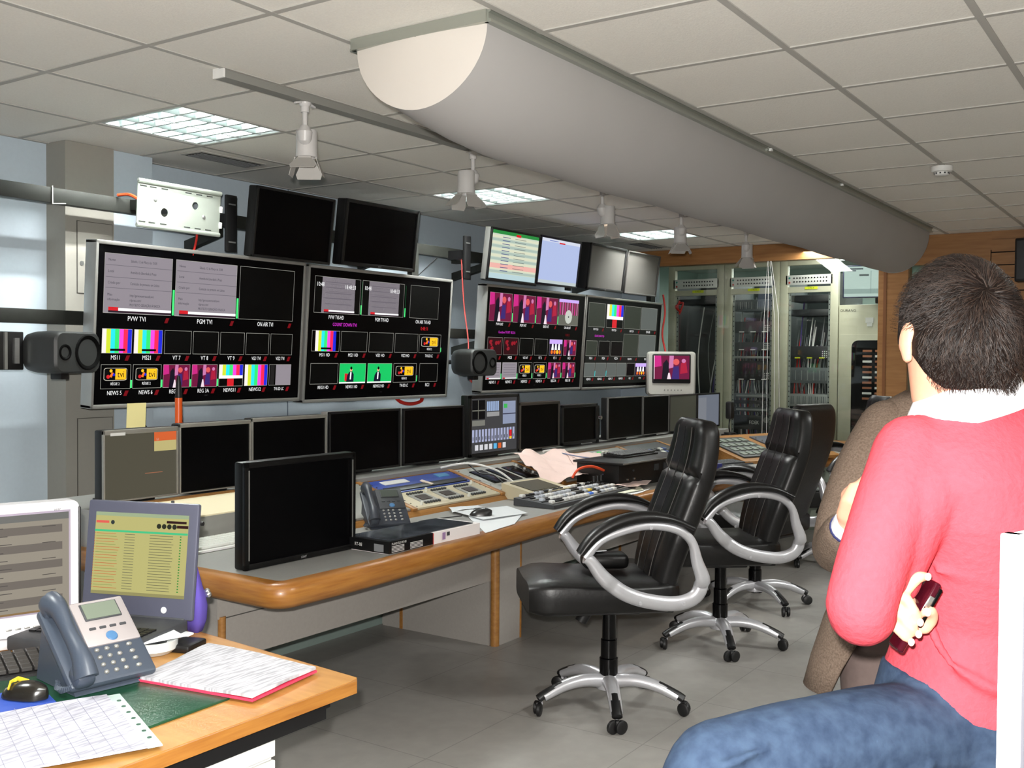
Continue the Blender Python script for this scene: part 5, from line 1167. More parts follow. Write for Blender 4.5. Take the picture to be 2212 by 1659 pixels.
# purple pouch behind the laptop
PUR = mat('purple_fabric', (92, 78, 160), .95, spec=.1, nz=.08, scale=9)
t = thing('pouch', 'purple fabric pouch with silver beads behind the laptop', 'bag', (1.872, 2.318, ZF), radians(60))
b = MB(); rg = []
for k, (z, w, d) in enumerate([(0, .035, .02), (.03, .05, .03), (.07, .06, .032), (.10, .062, .026), (.125, .045, .018), (.16, .02, .010), (.175, .008, .006)]):
    rg.append([(w*cos(2*pi*i/20)*(1+.08*cos(5*i)), d*sin(2*pi*i/20), z) for i in range(20)])
b.loft(rg, PUR); b.build('body', t, smooth=70)
for k, (x, z) in enumerate([(-.02, .10), (.0, .104)]):
    b = MB(); b.ball((x, -.032, z), .009, SCR, 10); b.build('bead', t)
b = MB(); b.tube(spline([(.03, .0, .13), (.06, -.005, .11), (.07, -.01, .06), (.06, -.01, .006)], 6), .005, DGREY, 8); b.build('cord', t)
# ================================================================ rack room behind the glass
RK = mat('rack_beige', (190, 188, 166), .5, nz=.02); RD = mat('rack_inside', (40, 46, 46), .7); RS = mat('rack_rail_metal', (170, 176, 172), .35, .6)
YEL = mat('yellow_label', (215, 225, 40), .5); EQ = [mat('unit_dark', (34, 36, 38), .45), mat('unit_grey', (96, 102, 104), .45, .2), mat('unit_mid', (62, 66, 68), .45), mat('unit_silver', (156, 160, 158), .4, .4)]
G = 'tall beige equipment racks behind the glass'
XK = 10.0
def rack(y0, y1, label, seed, units, cables, lab='CTRL'):
    """front of the rack faces -x; y0 is its right side in the picture"""
    t = thing('equipment_rack', label, 'equipment rack', (XK, y0, 0), 0, G); w = y1-y0
    b = MB()
    for y in (.038, w-.038): b.box((.0, y, 1.26), (.06, .076, 2.52), RK, bev=.004)
    b.box((0, w/2, 2.48), (.06, w-.15, .08), RK); b.box((0, w/2, 2.20), (.05, w-.15, .055), RK); b.box((0, w/2, .06), (.06, w-.15, .12), RK)
    b.build('frame', t)
    b = MB(); b.box((.80, w/2, 1.2), (.01, w, 2.3), RD)
    for y in (.004, w-.004): b.box((.42, y, 1.2), (.76, .006, 2.3), RD)
    b.build('casing', t, smooth=0)
    b = MB(); b.box((-.02, w/2, 2.295), (.02, w-.11, .095), WHITEP, bev=.003); o = b.build('patch_panel', t)
    for r_ in range(2):
        b = MB()
        for k in range(12): b.cyl((-.029, w*.20+.029*k, 2.277+.036*r_), (-.033, w*.20+.029*k, 2.277+.036*r_), .0078, BLACK, 8)
        q = b.build('socket_row', o); q['kind'] = 'stuff'
    for k, (m, z) in enumerate([(mat('teal_dot', (60, 150, 140), .5), 2.315), (mat('red_dot', (190, 70, 60), .5), 2.27)]):
        b = MB(); b.cyl((-.029, w-.095, z), (-.033, w-.095, z), .010, m, 10); b.build('mark', o)
    b = MB(); b.box((-.028, w*.46, 2.213), (.004, .125, .026), YEL); b.text(lab, .018, BLACK, TR((-.0305, w*.46, 2.213), rx=pi/2, rz=-pi/2)); b.build('label', t, smooth=0)
    for y in (.092, w-.092):
        b = MB(); b.box((.01, y, 1.15), (.012, .022, 2.05), RS)
        for k in range(40): b.box((.002, y, .2+.05*k), (.004, .008, .012), RD)
        b.build('mounting_rail', t, smooth=0)
    rnd = random.Random(seed)
    for (z, h, m, kind) in units:
        b = MB(); b.box((.17, w/2, z+h/2), (.32, w-.20, h-.006), EQ[m], bev=.002); o = b.build('rack_unit', t)
        if kind == 'dots':
            for k in range(3):
                b = MB(); b.box((.0, .16+.12*k, z+.012), (.014, .05, .010), YEL if seed != 2 else WHITEP); b.build('label', o, smooth=0)
            b = MB()
            for k in range(12): b.cyl((.008, .115+.02*(k % 3), z+.02+.018*(k//3)), (.002, .115+.02*(k % 3), z+.02+.018*(k//3)), .005, WHITEP, 6)
            q = b.build('indicators', o); q['kind'] = 'stuff'
        if kind == 'amp':
            b = MB(); b.text('FIDEK', .05, WHITEP, TR((.006, w*.45, z+h*.5), rx=pi/2, rz=-pi/2), sx=.8)
            b.build('mark', o, smooth=0)
            b = MB(); b.cyl((.012, .13, z+h*.7), (-.01, .13, z+h*.7), .028, SILVER, 16); b.build('knob', o)
        if kind == 'strip':
            b = MB(); b.box((.005, w/2, z+h*.5), (.010, w-.26, h*.35), EQ[3]); b.build('strip', o, smooth=0)
        if kind == 'fan':
            b = MB()
            for k in range(18): b.box((.008, .12+.02*k, z+h*.5), (.006, .006, h*.6), EQ[3 if k % 3 == 0 else 1])
            q = b.build('cards', o, smooth=0); q['kind'] = 'stuff'
    for k in range(cables):
        y = .13+(w-.26)*rnd.random(); z1 = 1.3+.85*rnd.random(); z0 = .3+.7*rnd.random(); x = .03+.09*rnd.random()
        m = rnd.choice([WHITEP, GREYP, EQ[3], mat('violet_cable', (70, 60, 130), .5), REDCABLE, EQ[1], EQ[1], RS])
        b = MB(); b.tube(spline([(x+.1, y, z1), (x-.01, y+.02*rnd.random(), (z1*2+z0)/3), (x, y-.02*rnd.random(), (z1+2*z0)/3), (x+.1, y+.03*rnd.random(), z0)], 4), .003+.005*rnd.random(), m, 5); b.build('cable', t)
    return t
rack(4.12, 4.74, 'beige equipment rack at the left behind the glass, mostly empty', 1, [(2.08, .06, 0, ''), (.5, .2, 2, ''), (.3, .12, 1, '')], 4, 'CTRL A')
rack(3.535, 4.115, 'beige equipment rack in the middle behind the glass', 2, [(2.0, .12, 1, 'fan'), (1.78, .12, 2, 'dots'), (1.60, .09, 2, 'dots'), (1.52, .03, 3, ''), (1.30, .20, 0, 'dots'), (1.12, .05, 1, 'strip'), (1.06, .04, 0, ''), (.98, .05, 2, 'strip'), (.80, .15, 0, 'amp'), (.66, .08, 1, 'strip'), (.4, .2, 0, '')], 34, 'CTRL A')
rack(2.955, 3.53, 'beige equipment rack at the right behind the glass, full of cables', 3, [(2.08, .07, 0, ''), (1.94, .07, 0, ''), (1.52, .13, 0, 'dots'), (1.28, .16, 1, 'fan'), (1.05, .13, 3, 'fan'), (.72, .10, 0, ''), (.55, .12, 2, 'strip')], 40, 'CTRL B')
for k in range(3): pass
# red lead hanging in the first rack
b = MB(); b.tube(spline([(9.95, 4.60, 2.12), (9.94, 4.62, 2.05), (9.94, 4.58, 2.0), (9.94, 4.64, 2.06), (9.95, 4.56, 2.10), (9.94, 4.60, 1.98)], 6), .010, REDCABLE, 6); tag(b.build('cable'), 'tangled red lead hanging in the left rack behind the glass', 'cable')
# power cabinet with dark window
t = thing('power_cabinet', 'beige power cabinet with a dark rounded window right of the racks', 'cabinet', (XK-.02, 2.26, 0))
b = MB(); b.box((.3, .345, 1.02), (.6, .69, 2.04), RK, bev=.006); b.build('body', t)
b = MB(); b.box((-.006, .345, .90), (.014, .66, 1.72), RK, bev=.006); o = b.build('door', t)
b = MB(); P_ = rrect(.52, 1.5, .06, 5, .30, .95); b.prism(P_, -.018, -.012, BLACKG, axis='x'); b.build('window', o, smooth=0)
COP = mat('copper_module', (170, 112, 84), .4, .3)
for c_ in range(3):
    for k in range(22):
        z = .55+.05*k
        if 10 <= k <= 11: continue
        b = MB(); b.box((-.022, .18+.115*c_, z), (.012, .085 if c_ else .07, .020), COP if (k+c_) % 3 else WHITEP); b.build('breaker', o, smooth=0)
b = MB(); b.text('DURANG', .035, BLACK, TR((-.003, .60, 1.985), rx=pi/2, rz=-pi/2)); b.build('maker_mark', t, smooth=0)
b = MB(); b.box((-.003, .40, 1.89), (.004, .075, .05), WHITEP); b.box((-.003, .40, 1.85), (.004, .05, .035), WHITEP); b.build('note', t, smooth=0)
b = MB(); b.box((-.003, .10, 1.93), (.006, .06, .1), mat('dark_red_display', (70, 14, 20), .3)); b.build('small_display', t, smooth=0)
b = MB(); b.box((9.99+.25, 2.45, 2.10), (.4, .36, .10), BLACK, bev=.01); tag(b.build('receiver'), 'black box lying on top of the beige power cabinet', 'box')
t = monitor('monitor', 'pale monitor hanging behind the glass above the power cabinet', 'monitor', (9.75, 2.62, 2.09), radians(-90+12), .44, .30, .010, .04, mat('blue_black_frame', (20, 24, 60), .4), pic=lambda P: (P.r(0, 1, 0, 1, pix((178, 196, 190), .8)), P.r(.06, .4, .9, .94, pix((60, 70, 80), .6), 2), P.r(.06, .25, .84, .88, pix((90, 100, 110), .6), 2), P.r(.32, .52, .68, .74, pix((90, 100, 100), .6), 2), P.r(0, 1, .1, .26, pix((150, 170, 165), .7), 2), P.r(.56, .57, .1, .85, pix((120, 140, 140), .7), 2)))
b = MB(); b.tube([(9.83, 2.62, 2.3), (9.83, 2.62, 2.6)], .012, GREYP, 8); tag(b.build('ceiling_pole'), 'grey pole holding the pale monitor behind the glass', 'pole')
# ceiling light in the rack room
t = thing('ceiling_light', 'bright ceiling light seen through the glass above the right rack', 'ceiling light', (10.75, 3.2, 2.60), 0)
b = MB(); b.box((0, 0, -.02), (.3, 1.5, .04), WHITEP); b.build('housing', t, smooth=0)
b = MB(); b.box((0, 0, -.043), (.26, 1.44, .006), TUBE); b.build('diffuser', t, smooth=0)
# wires of the blind in front of the glass
t = thing('blind_cords', 'pair of thin white blind cords hanging in front of the glass', 'cord', (9.04, 3.31, 0))
for y, z in ((.0, .75), (.035, .78), (-.10, .85), (-.06, .9)):
    b = MB(); b.tube([(0, y*.25, 2.40), (0, y, 1.9), (0, y*1.2, z)], .0022, WHITEP, 5); b.build('cord', t)
# loudspeaker on the slatted wall
t = thing('loudspeaker', 'flat black loudspeaker on the slatted timber wall at the right edge', 'loudspeaker', (9.0, 1.165, 2.135))
b = MB(); b.box((0, 0, .17), (.14, .22, .34), BLACK, bev=.012); b.build('cabinet', t)
b = MB(); b.box((-.072, 0, .17), (.006, .19, .30), DGREY, bev=.002); b.build('grille', t)
# coat hooks ends of the slats
# ================================================================ people
SKIN = mat('skin', (222, 166, 138), .5, nz=.05, scale=18, spec=.35); SKIN.node_tree.nodes['Principled BSDF'].inputs['Subsurface Weight'].default_value = .08
LIP = mat('lips', (170, 96, 88), .5); EYEW = mat('eye_white', (230, 226, 220), .25); IRIS = mat('iris', (50, 32, 22), .2)
RS_ = radians(-56)
def remesh(o, vox, it=6, fac=.5, mods=()):
    m = o.modifiers.new('r', 'REMESH'); m.mode = 'VOXEL'; m.voxel_size = vox; m.use_smooth_shade = True
    m = o.modifiers.new('s', 'SMOOTH'); m.iterations = it; m.factor = fac
    return o
def limb(b, pts, rad, m, n=18, up=None):
    p = spline(pts, 6); R_ = []
    for k in range(len(p)):
        q = k/6; i = min(int(q), len(rad)-2); f = q-i; f = f*f*(3-2*f)
        a, c = rad[i], rad[min(i+1, len(rad)-1)]
        if isinstance(a, tuple): R_.append((a[0]*(1-f)+c[0]*f, a[1]*(1-f)+c[1]*f))
        else: R_.append(a*(1-f)+c*f)
    b.tube(p, R_, m, n, up=up); b.ball(p[0], (R_[0][0] if isinstance(R_[0], tuple) else R_[0])*.98, m, n); b.ball(p[-1], (min(R_[-1]) if isinstance(R_[-1], tuple) else R_[-1])*.98, m, n)
def ering(ca, cd, z, wa, wb, phi, n=40, e=.85, tilt=0, a0=0, a1=2*pi, tiltd=0):
    R_ = []; full = a1-a0 > 6.28
    for i in range(n):
        t_ = a0+(a1-a0)*i/(n if full else n-1); c, s_ = cos(t_), sin(t_)
        x = wa*abs(c)**e*(1 if c >= 0 else -1); y = wb*abs(s_)**e*(1 if s_ >= 0 else -1)
        X = x*cos(phi)-y*sin(phi); Y_ = x*sin(phi)+y*cos(phi)
        R_.append((ca+X, cd+Y_, z+tilt*X+tiltd*Y_))
    return R_
def head(b, T, m):
    """skull and face, +y is the face"""
    rg = []
    for z, w, yf, yb in [(-.118, .020, .078, .035), (-.112, .040, .086, .02), (-.095, .054, .090, -.02), (-.07, .062, .090, -.055), (-.04, .068, .090, -.080), (0, .074, .092, -.096), (.04, .077, .094, -.102), (.075, .070, .086, -.092), (.10, .052, .062, -.066), (.114, .028, .034, -.036), (.118, .006, .008, -.008)]:
        rg.append([T @ Vector((w*cos(2*pi*i/28), (yf+yb)/2+(yf-yb)/2*sin(2*pi*i/28), z)) for i in range(28)])
    b.loft(rg, m)
    b.tube([T @ Vector(p) for p in [(0, .088, .028), (0, .100, .0), (0, .112, -.022), (0, .104, -.036)]], [.008, .010, .014, .009], m, 10)
    for s_ in (-1, 1):
        b.ball(T @ Vector((s_*.030, .084, .030)), (.020, .012, .008), m)
        b.ball(T @ Vector((s_*.010, .100, -.028)), (.009, .010, .008), m)
        rg = []
        for k, (z, r) in enumerate([(-.030, .008), (-.020, .013), (0, .019), (.018, .022), (.030, .016), (.035, .007)]):
            rg.append([T @ Vector((s_*(.084+.007*cos(2*pi*i/12)+.008*(1-abs(z)/.04)), -.006+r*sin(2*pi*i/12)-.1*z, z-.008)) for i in range(12)])
        b.loft(rg, m)
    b.ball(T @ Vector((0, .088, -.058)), (.024, .010, .007), m); b.ball(T @ Vector((0, .086, -.068)), (.020, .010, .006), m)
def face_bits(T, parent):
    for s_ in (-1, 1):
        b = MB(); b.ball(T @ Vector((s_*.031, .083, .008)), .0125, EYEW, 12); b.ball(T @ Vector((s_*.031, .092, .008)), .0055, IRIS, 10); b.build('eye', parent)
        b = MB(); b.tube([T @ Vector((s_*.014, .0915, .030)), T @ Vector((s_*.031, .0915, .035)), T @ Vector((s_*.048, .083, .029))], .0035, IRIS, 6); b.build('eyebrow', parent)
    b = MB(); b.tube([T @ Vector((x, .0975-x*x*9, -.062)) for x in (-.022, -.01, 0, .01, .022)], .0035, LIP, 6); b.build('mouth', parent)
def finger(b, pts, r, m): limb(b, pts, [r, r*1.02, r*.98, r*.82][:len(pts)] if len(pts) <= 4 else [r]*len(pts), m, 12)
# ---------------------------------------------------------------- person in the red sweater, sitting, seen from behind
org = Vector((1.8*.829+.80*.559, 1.8*.559-.80*.829, 0))
pr = thing('person', 'person in a red sweater and jeans sitting with their back to the camera', 'person', org, RS_)
HT = TR((-.040, -.030, 1.538), rx=radians(-6), rz=radians(8)) @ Matrix.Scale(1.05, 4)
b = MB(); head(b, HT, SKIN)
limb(b, [(-.005, -.005, 1.38), (-.015, -.018, 1.45), (-.030, -.012, 1.49)], [(.066, .062), (.058, .056), (.058, .056)], SKIN)
b.loft([ering(.02, .03, .84, .15, .11, .2), ering(.035, .03, 1.0, .125, .095, .2), ering(.045, .03, 1.15, .14, .095, .4), ering(.03, .015, 1.30, .155, .09, .45), ering(.01, .005, 1.38, .11, .07, .45), ering(0, 0, 1.41, .06, .055, .45)], SKIN)
limb(b, [(-.130, -.06, 1.345), (-.19, -.12, 1.22), (-.234, -.14, 1.105)], [.046, .042, .038], SKIN); limb(b, [(-.235, -.14, 1.105), (-.18, -.03, 1.11), (-.125, .075, 1.13)], [.038, .033, .024], SKIN)
limb(b, [(.19, .10, 1.36), (.19, .20, 1.23), (.15, .25, 1.11)], [.048, .042, .038], SKIN); limb(b, [(.15, .25, 1.11), (.03, .15, 1.10), (-.085, -.01, 1.085)], [.038, .034, .024], SKIN)
limb(b, [(-.06, -.02, .86), (-.28, -.12, .862), (-.475, -.185, .855)], [.075, .066, .052], SKIN); limb(b, [(-.475, -.185, .855), (-.48, -.22, .55), (-.46, -.20, .12)], [.052, .046, .032], SKIN)
limb(b, [(.08, .10, .85), (-.08, .20, .74), (-.23, .29, .62)], [.075, .066, .052], SKIN); limb(b, [(-.23, .29, .62), (-.25, .36, .35), (-.26, .44, .12)], [.052, .046, .032], SKIN)
# left hand (in front of the chest, unseen) and right hand with the phone
b.ball((-.105, .115, 1.145), (.036, .045, .02), SKIN)
for k in range(4): finger(b, [(-.115+.016*k, .150, 1.145), (-.11+.016*k, .180, 1.140), (-.105+.016*k, .20, 1.125)], .0085, SKIN)
finger(b, [(-.135, .11, 1.15), (-.145, .14, 1.155), (-.14, .165, 1.15)], .0095, SKIN)
HO = Vector((-.150, -.142, 1.099))
def hp(px, py, d): return HO+Vector(((px-1955)*.000772, d, -(py-1300)*.000772))
b.tube([(-.09, -.01, 1.085), (-.115, -.06, 1.085), hp(1975, 1330, .036), hp(1940, 1310, .02), hp(1922, 1290, .012)], [(.026, .022), (.026, .022), (.032, .02), (.036, .018), (.026, .014)], SKIN, 16)
finger(b, [hp(1930, 1278, .008), hp(1946, 1250, -.002), hp(1962, 1228, -.008), hp(1979, 1228, -.004)], .0098, SKIN)
finger(b, [hp(1914, 1278, .004), hp(1932, 1270, -.012), hp(1949, 1296, -.017), hp(1958, 1316, -.014)], .0090, SKIN)
finger(b, [hp(1908, 1300, .004), hp(1924, 1306, -.012), hp(1944, 1332, -.017), hp(1956, 1341, -.013)], .0086, SKIN)
finger(b, [hp(1906, 1326, .006), hp(1920, 1338, -.008), hp(1934, 1353, -.012), hp(1943, 1359, -.010)], .0078, SKIN)
finger(b, [hp(1992, 1345, .022), hp(2000, 1322, .012), hp(1992, 1303, .0), hp(1978, 1301, -.008)], .0112, SKIN)
o = remesh(b.build('body', pr, smooth=0), .0045, 5, .5)
face_bits(HT, pr)
for (x, y, d) in ((1979, 1226, -.0135), (1959, 1318, -.0245), (1957, 1343, -.0225), (1944, 1361, -.0185), (1977, 1299, -.019)):
    b = MB(); b.ball(hp(x, y, d), (.0055, .002, .0065), mat('finger_nail', (236, 196, 180), .3), 10); b.build('finger_nail', pr)
# sweater
KNIT = mat('red_knit', (202, 74, 86), .9, nz=.05, scale=90, bump=.25, spec=.2)
b = MB()
rg = [ering(.015, .03, .862, .150, .120, .26, tilt=-.33), ering(.02, .03, .885, .158, .128, .26, tilt=-.28), ering(.03, .03, .96, .150, .122, .28, tilt=-.1), ering(.045, .03, 1.04, .147, .118, .32), ering(.045, .010, 1.13, .160, .128, .38), ering(.035, -.008, 1.23, .180, .138, .44), ering(.025, -.014, 1.31, .188, .130, .46, tilt=.03), ering(.018, -.006, 1.365, .172, .106, .46, tilt=.06), ering(.008, 0, 1.405, .128, .085, .46, tilt=.10), ering(-.006, -.006, 1.432, .092, .076, .46, tilt=.16)]
b.loft(rg, KNIT)
limb(b, [(-.120, -.050, 1.348), (-.158, -.090, 1.285), (-.203, -.125, 1.195), (-.233, -.145, 1.115), (-.232, -.145, 1.098)], [.064, .062, .058, .056, .054], KNIT)
limb(b, [(-.06, -.075, 1.325), (-.115, -.095, 1.28), (-.15, -.10, 1.21), (-.165, -.11, 1.14)], [.055, .062, .056, .04], KNIT)
limb(b, [(-.232, -.143, 1.095), (-.20, -.05, 1.085), (-.145, .045, 1.12)], [.055, .050, .042], KNIT)
limb(b, [(.15, .085, 1.355), (.19, .16, 1.27), (.18, .23, 1.15), (.15, .255, 1.10)], [.066, .066, .058, .054], KNIT)
limb(b, [(.15, .255, 1.10), (.04, .17, 1.10), (-.06, .03, 1.088)], [.054, .048, .040], KNIT)
# soft folds
for pts, r in (([(-.10, -.10, 1.155), (.0, -.125, 1.145), (.12, -.10, 1.15)], .010), ([(-.07, -.095, 1.0), (.0, -.105, .96), (.10, -.09, .95)], .010), ([(-.10, -.07, 1.12), (-.09, -.085, 1.04), (-.05, -.098, .98)], .009), ([(-.02, -.118, 1.25), (-.05, -.112, 1.34), (-.02, -.085, 1.40)], .006)):
    limb(b, pts, [r*.5, r, r*.5], KNIT, 10)
remesh(b.build('sweater', pr, smooth=0), .006, 7, .5)
b = MB(); WHS = mat('white_shirt', (236, 236, 240), .7)
nb = lambda z, wa, wb, t_=.26, td=0: ering(-.012, -.012, z, wa, wb, .3, tilt=t_, n=36, tiltd=td)
b.loft([nb(1.405, .098, .086), nb(1.43, .095, .084), nb(1.462, .080, .074), nb(1.470, .077, .071), nb(1.464, .072, .066), nb(1.42, .072, .066)], WHS, cap=False); b.build('shirt_collar', pr, smooth=80)
# hair: cap and many strands combed away from the crown
HAIR = mat('dark_brown_hair', (20, 13, 10), .48, nz=.25, scale=40, spec=.22); HAIR2 = mat('brown_hair_sheen', (40, 29, 23), .5, spec=.28)
crown = Vector((-.004, -.085, .052)).normalized()
def skull(d):      # direction -> point on the skull surface (head space)
    return Vector((d.x*.083, d.y*.101-.004, d.z*.118))
def inhair(d):
    low = -.66 if d.y < .0 else (-.30 + (d.y-.0)*1.3)
    if abs(d.x) > .66 and -.36 < d.y < .40 and d.z < .10: return False
    return d.z > low
b = MB(); n = 40; rows = []
for k in range(20):
    th = pi*k/26; rows.append([(th, 2*pi*i/n) for i in range(n)])
V = []; F = []
for k, r_ in enumerate(rows):
    for th, ph in r_:
        th = th*(1-.30*max(0, min(1, (sin(ph)+.55)/.6))*min(1, th))
        d = Vector((sin(th)*cos(ph), sin(th)*sin(ph), cos(th)))
        if d.y > .35 and d.z < .45: d = Vector((d.x, min(d.y, .9), .45+.0*d.z)).normalized()
        q = skull(d)*1.085; q += q.normalized()*(.004*noise.noise(q*40)); V.append(q)
for k in range(19):
    for i in range(n):
        a = k*n+i; c = k*n+(i+1) % n; F.append((a, c, c+n, a+n))
b.add(V, F, HAIR, HT); b.build('hair_cap', pr, smooth=80, fix=False)
b = MB(); rnd = random.Random(11); cnt = 0
side = Vector((0, 0, 1))
while cnt < 6500:
    d = Vector((rnd.gauss(0, 1), rnd.gauss(0, 1), rnd.gauss(0, 1))).normalized()
    if not inhair(d): continue
    cnt += 1
    t0 = d-crown*d.dot(crown); ang = max(.05, t0.length); t0.normalize(); swirl = crown.cross(t0)
    t0 = (t0+swirl*.35*max(0, 1-ang)).normalized()
    if d.z < .1: t0 = (t0+Vector((0, 0, -.8))).normalized()
    L = rnd.uniform(.022, .045)*(1.0 if d.z > -.2 else .6); p = skull(d)*1.06; nr = d.normalized(); lift = rnd.uniform(.004, .012)
    pts = []; ph = noise.noise(d*5)*6+rnd.random()*.8; wv = t0.cross(nr)
    for k in range(5):
        q = k/4; pos = p+t0*L*q; dd = Vector((pos.x/.083, (pos.y+.004)/.101, pos.z/.118)).normalized()
        s_ = skull(dd)*1.075; pts.append(s_+dd*(lift*sin(min(1, q*1.4)*pi*.55)+.002)+wv*(.0030*sin(ph+q*5.0)*q*2))
    w = rnd.uniform(.0007, .0013); R_ = []; idx = b.mi(HAIR if rnd.random() < .62 else HAIR2)
    vs = []
    for k, q in enumerate(pts):
        ww = w*(1-.75*(k/4)); vs.append((b.bm.verts.new(HT @ (q-wv*ww)), b.bm.verts.new(HT @ (q+nr*ww*.8)), b.bm.verts.new(HT @ (q+wv*ww))))
    for k in range(4):
        for j in range(2):
            f = b.bm.faces.new((vs[k][j], vs[k][j+1], vs[k+1][j+1], vs[k+1][j])); f.material_index = idx
o = b.build('hair', pr, smooth=180, fix=False); o['kind'] = 'stuff'
# jeans
DEN = mat('blue_denim', (58, 74, 96), .85, rgb2=(40, 54, 76), scale=40, bump=.25, spec=.2, detail=8)
b = MB()
b.loft([ering(.012, .03, .755, .150, .125, .2), ering(.015, .03, .80, .172, .140, .2), ering(.018, .03, .87, .165, .132, .22, tilt=-.15), ering(.02, .03, .925, .150, .120, .24, tilt=-.28)], DEN)
limb(b, [(-.05, -.02, .852), (-.17, -.07, .862), (-.32, -.13, .862), (-.475, -.185, .856)], [.092, .090, .084, .074], DEN)
limb(b, [(-.475, -.185, .856), (-.505, -.21, .78), (-.49, -.225, .5), (-.465, -.20, .14)], [.074, .070, .062, .062], DEN)
limb(b, [(.08, .09, .845), (-.08, .19, .735), (-.225, .28, .62)], [.092, .084, .072], DEN); limb(b, [(-.225, .28, .62), (-.25, .36, .36), (-.26, .43, .14)], [.072, .064, .062], DEN)
for pts, r in (([(-.20, -.165, .86), (-.32, -.215, .872), (-.43, -.26, .855)], .007), ([(-.10, -.125, .88), (-.13, -.15, .83), (-.18, -.165, .80)], .008), ([(-.40, -.23, .91), (-.47, -.255, .89), (-.53, -.235, .86)], .007), ([(-.04, -.08, .915), (-.09, -.11, .90), (-.12, -.12, .87)], .008)):
    limb(b, pts, [r*.4, r, r*.4], DEN, 10)
remesh(b.build('jeans', pr, smooth=0), .0065, 4, .5)
SEAM = mat('pale_jeans_seam', (150, 160, 172), .8)
b = MB(); b.tube(spline([(-.05, -.108, .885), (-.17, -.160, .875), (-.32, -.211, .885), (-.47, -.256, .868)], 8), .0016, SEAM, 5); b.build('seam', pr)
b = MB(); b.tube(spline([(.02, -.105, .845), (.06, -.102, .86), (.10, -.09, .84)], 5), .0015, SEAM, 5); b.build('pocket_stitching', pr)
for k, (x, y) in enumerate([(-.46, -.20), (-.26, .45)]):
    b = MB(); rg = [[(x+w*cos(t_), y-.02+yy+0*w, z+h*sin(t_)) for t_ in [2*pi*i/16 for i in range(16)]] for yy, w, z, h in ((-.08, .03, .045, .03), (-.04, .042, .05, .048), (.05, .045, .045, .042), (.12, .045, .035, .032), (.17, .03, .03, .022))]
    b.loft(rg, BLACK); b.build('shoe', pr, smooth=70)
# phone in the hand
t = thing('mobile_phone', 'dark red slide phone held in the hand of the person in the red sweater', 'mobile phone', (0, 0, 0))
c0 = hp(1966, 1314, .014); W2 = Matrix.Translation(org) @ Matrix.Rotation(RS_, 4, 'Z')
PT = TR((0, 0, 0), 0, radians(29), 0)
t.matrix_world = W2 @ Matrix.Translation(c0) @ PT; t.matrix_basis = t.matrix_world.copy()
b = MB(); b.box((0, 0, 0), (.013, .045, .128), mat('dark_red_gloss', (58, 10, 22), .12), bev=.005, seg=3); b.build('body', t)
b = MB(); b.box((.0085, 0, .022), (.007, .042, .072), BLACKG, bev=.003); b.build('slider', t)
b = MB(); b.box((.0, -.0235, .03), (.008, .002, .02), SCR, bev=.001); b.build('side_key', t)
# desk the person sits on, and the white monitor beside them
t = thing('side_desk', 'desk the person in the red sweater sits on, below the picture edge', 'desk', (1.45, -.05, 0))
b = MB(); b.box((.0, -.30, .715), (1.15, 1.10, .05), OAKT, bev=.006); b.build('top', t)
for x in (-.52, .52):
    b = MB(); b.box((x, -.30, .345), (.05, .9, .69), PANEL); b.build('leg_panel', t, smooth=0)
t = monitor('monitor', 'white framed monitor cut by the right edge of the picture', 'monitor', (1.062, -.062, .80), radians(-107), .48, .53, .021, .045, mat('white_frame', (236, 236, 240), .35), sm=mat('dusk_screen', (70, 70, 76), .3), mount=False, top=.06, side=mat('white_frame', (236, 236, 240), .35))
stand(t, .062, m=WHITEP)
# ---------------------------------------------------------------- person in the brown jacket, standing, arms folded
og2 = Vector((2.55*.829+1.02*.559, 2.55*.559-1.02*.829, 0))
pb = thing('person', 'person in a brown tweed jacket standing with folded arms behind the red sweater', 'person', og2, RS_)
HT2 = TR((.075, -.03, 1.575), rz=radians(180-14))
b = MB(); head(b, HT2, SKIN)
limb(b, [(.04, .0, 1.36), (.055, -.01, 1.43), (.07, -.02, 1.50)], [.062, .058, .058], SKIN)
b.loft([ering(-.03, 0, .86, .15, .10, 0), ering(0, 0, 1.05, .14, .09, 0), ering(.03, 0, 1.25, .16, .10, 0), ering(.035, 0, 1.36, .14, .08, 0), ering(.04, 0, 1.40, .07, .06, 0)], SKIN)
limb(b, [(-.11, -.02, 1.345), (-.19, -.07, 1.20), (-.245, -.125, 1.065)], [.046, .042, .038], SKIN); limb(b, [(-.245, -.125, 1.065), (-.262, -.21, 1.10), (-.268, -.275, 1.145)], [.038, .032, .025], SKIN)
limb(b, [(.19, -.02, 1.345), (.26, -.06, 1.20), (.26, -.13, 1.08)], [.046, .042, .038], SKIN); limb(b, [(.26, -.13, 1.08), (.13, -.19, 1.09), (.0, -.17, 1.12)], [.038, .032, .024], SKIN)
b.ball((-.03, -.165, 1.125), (.045, .022, .036), SKIN)
for k in range(4): finger(b, [(-.07, -.16, 1.150-.018*k), (-.10, -.155, 1.152-.018*k), (-.125, -.14, 1.150-.018*k)], .0085, SKIN)
finger(b, [(-.03, -.17, 1.16), (-.045, -.175, 1.185), (-.06, -.17, 1.20)], .0095, SKIN)
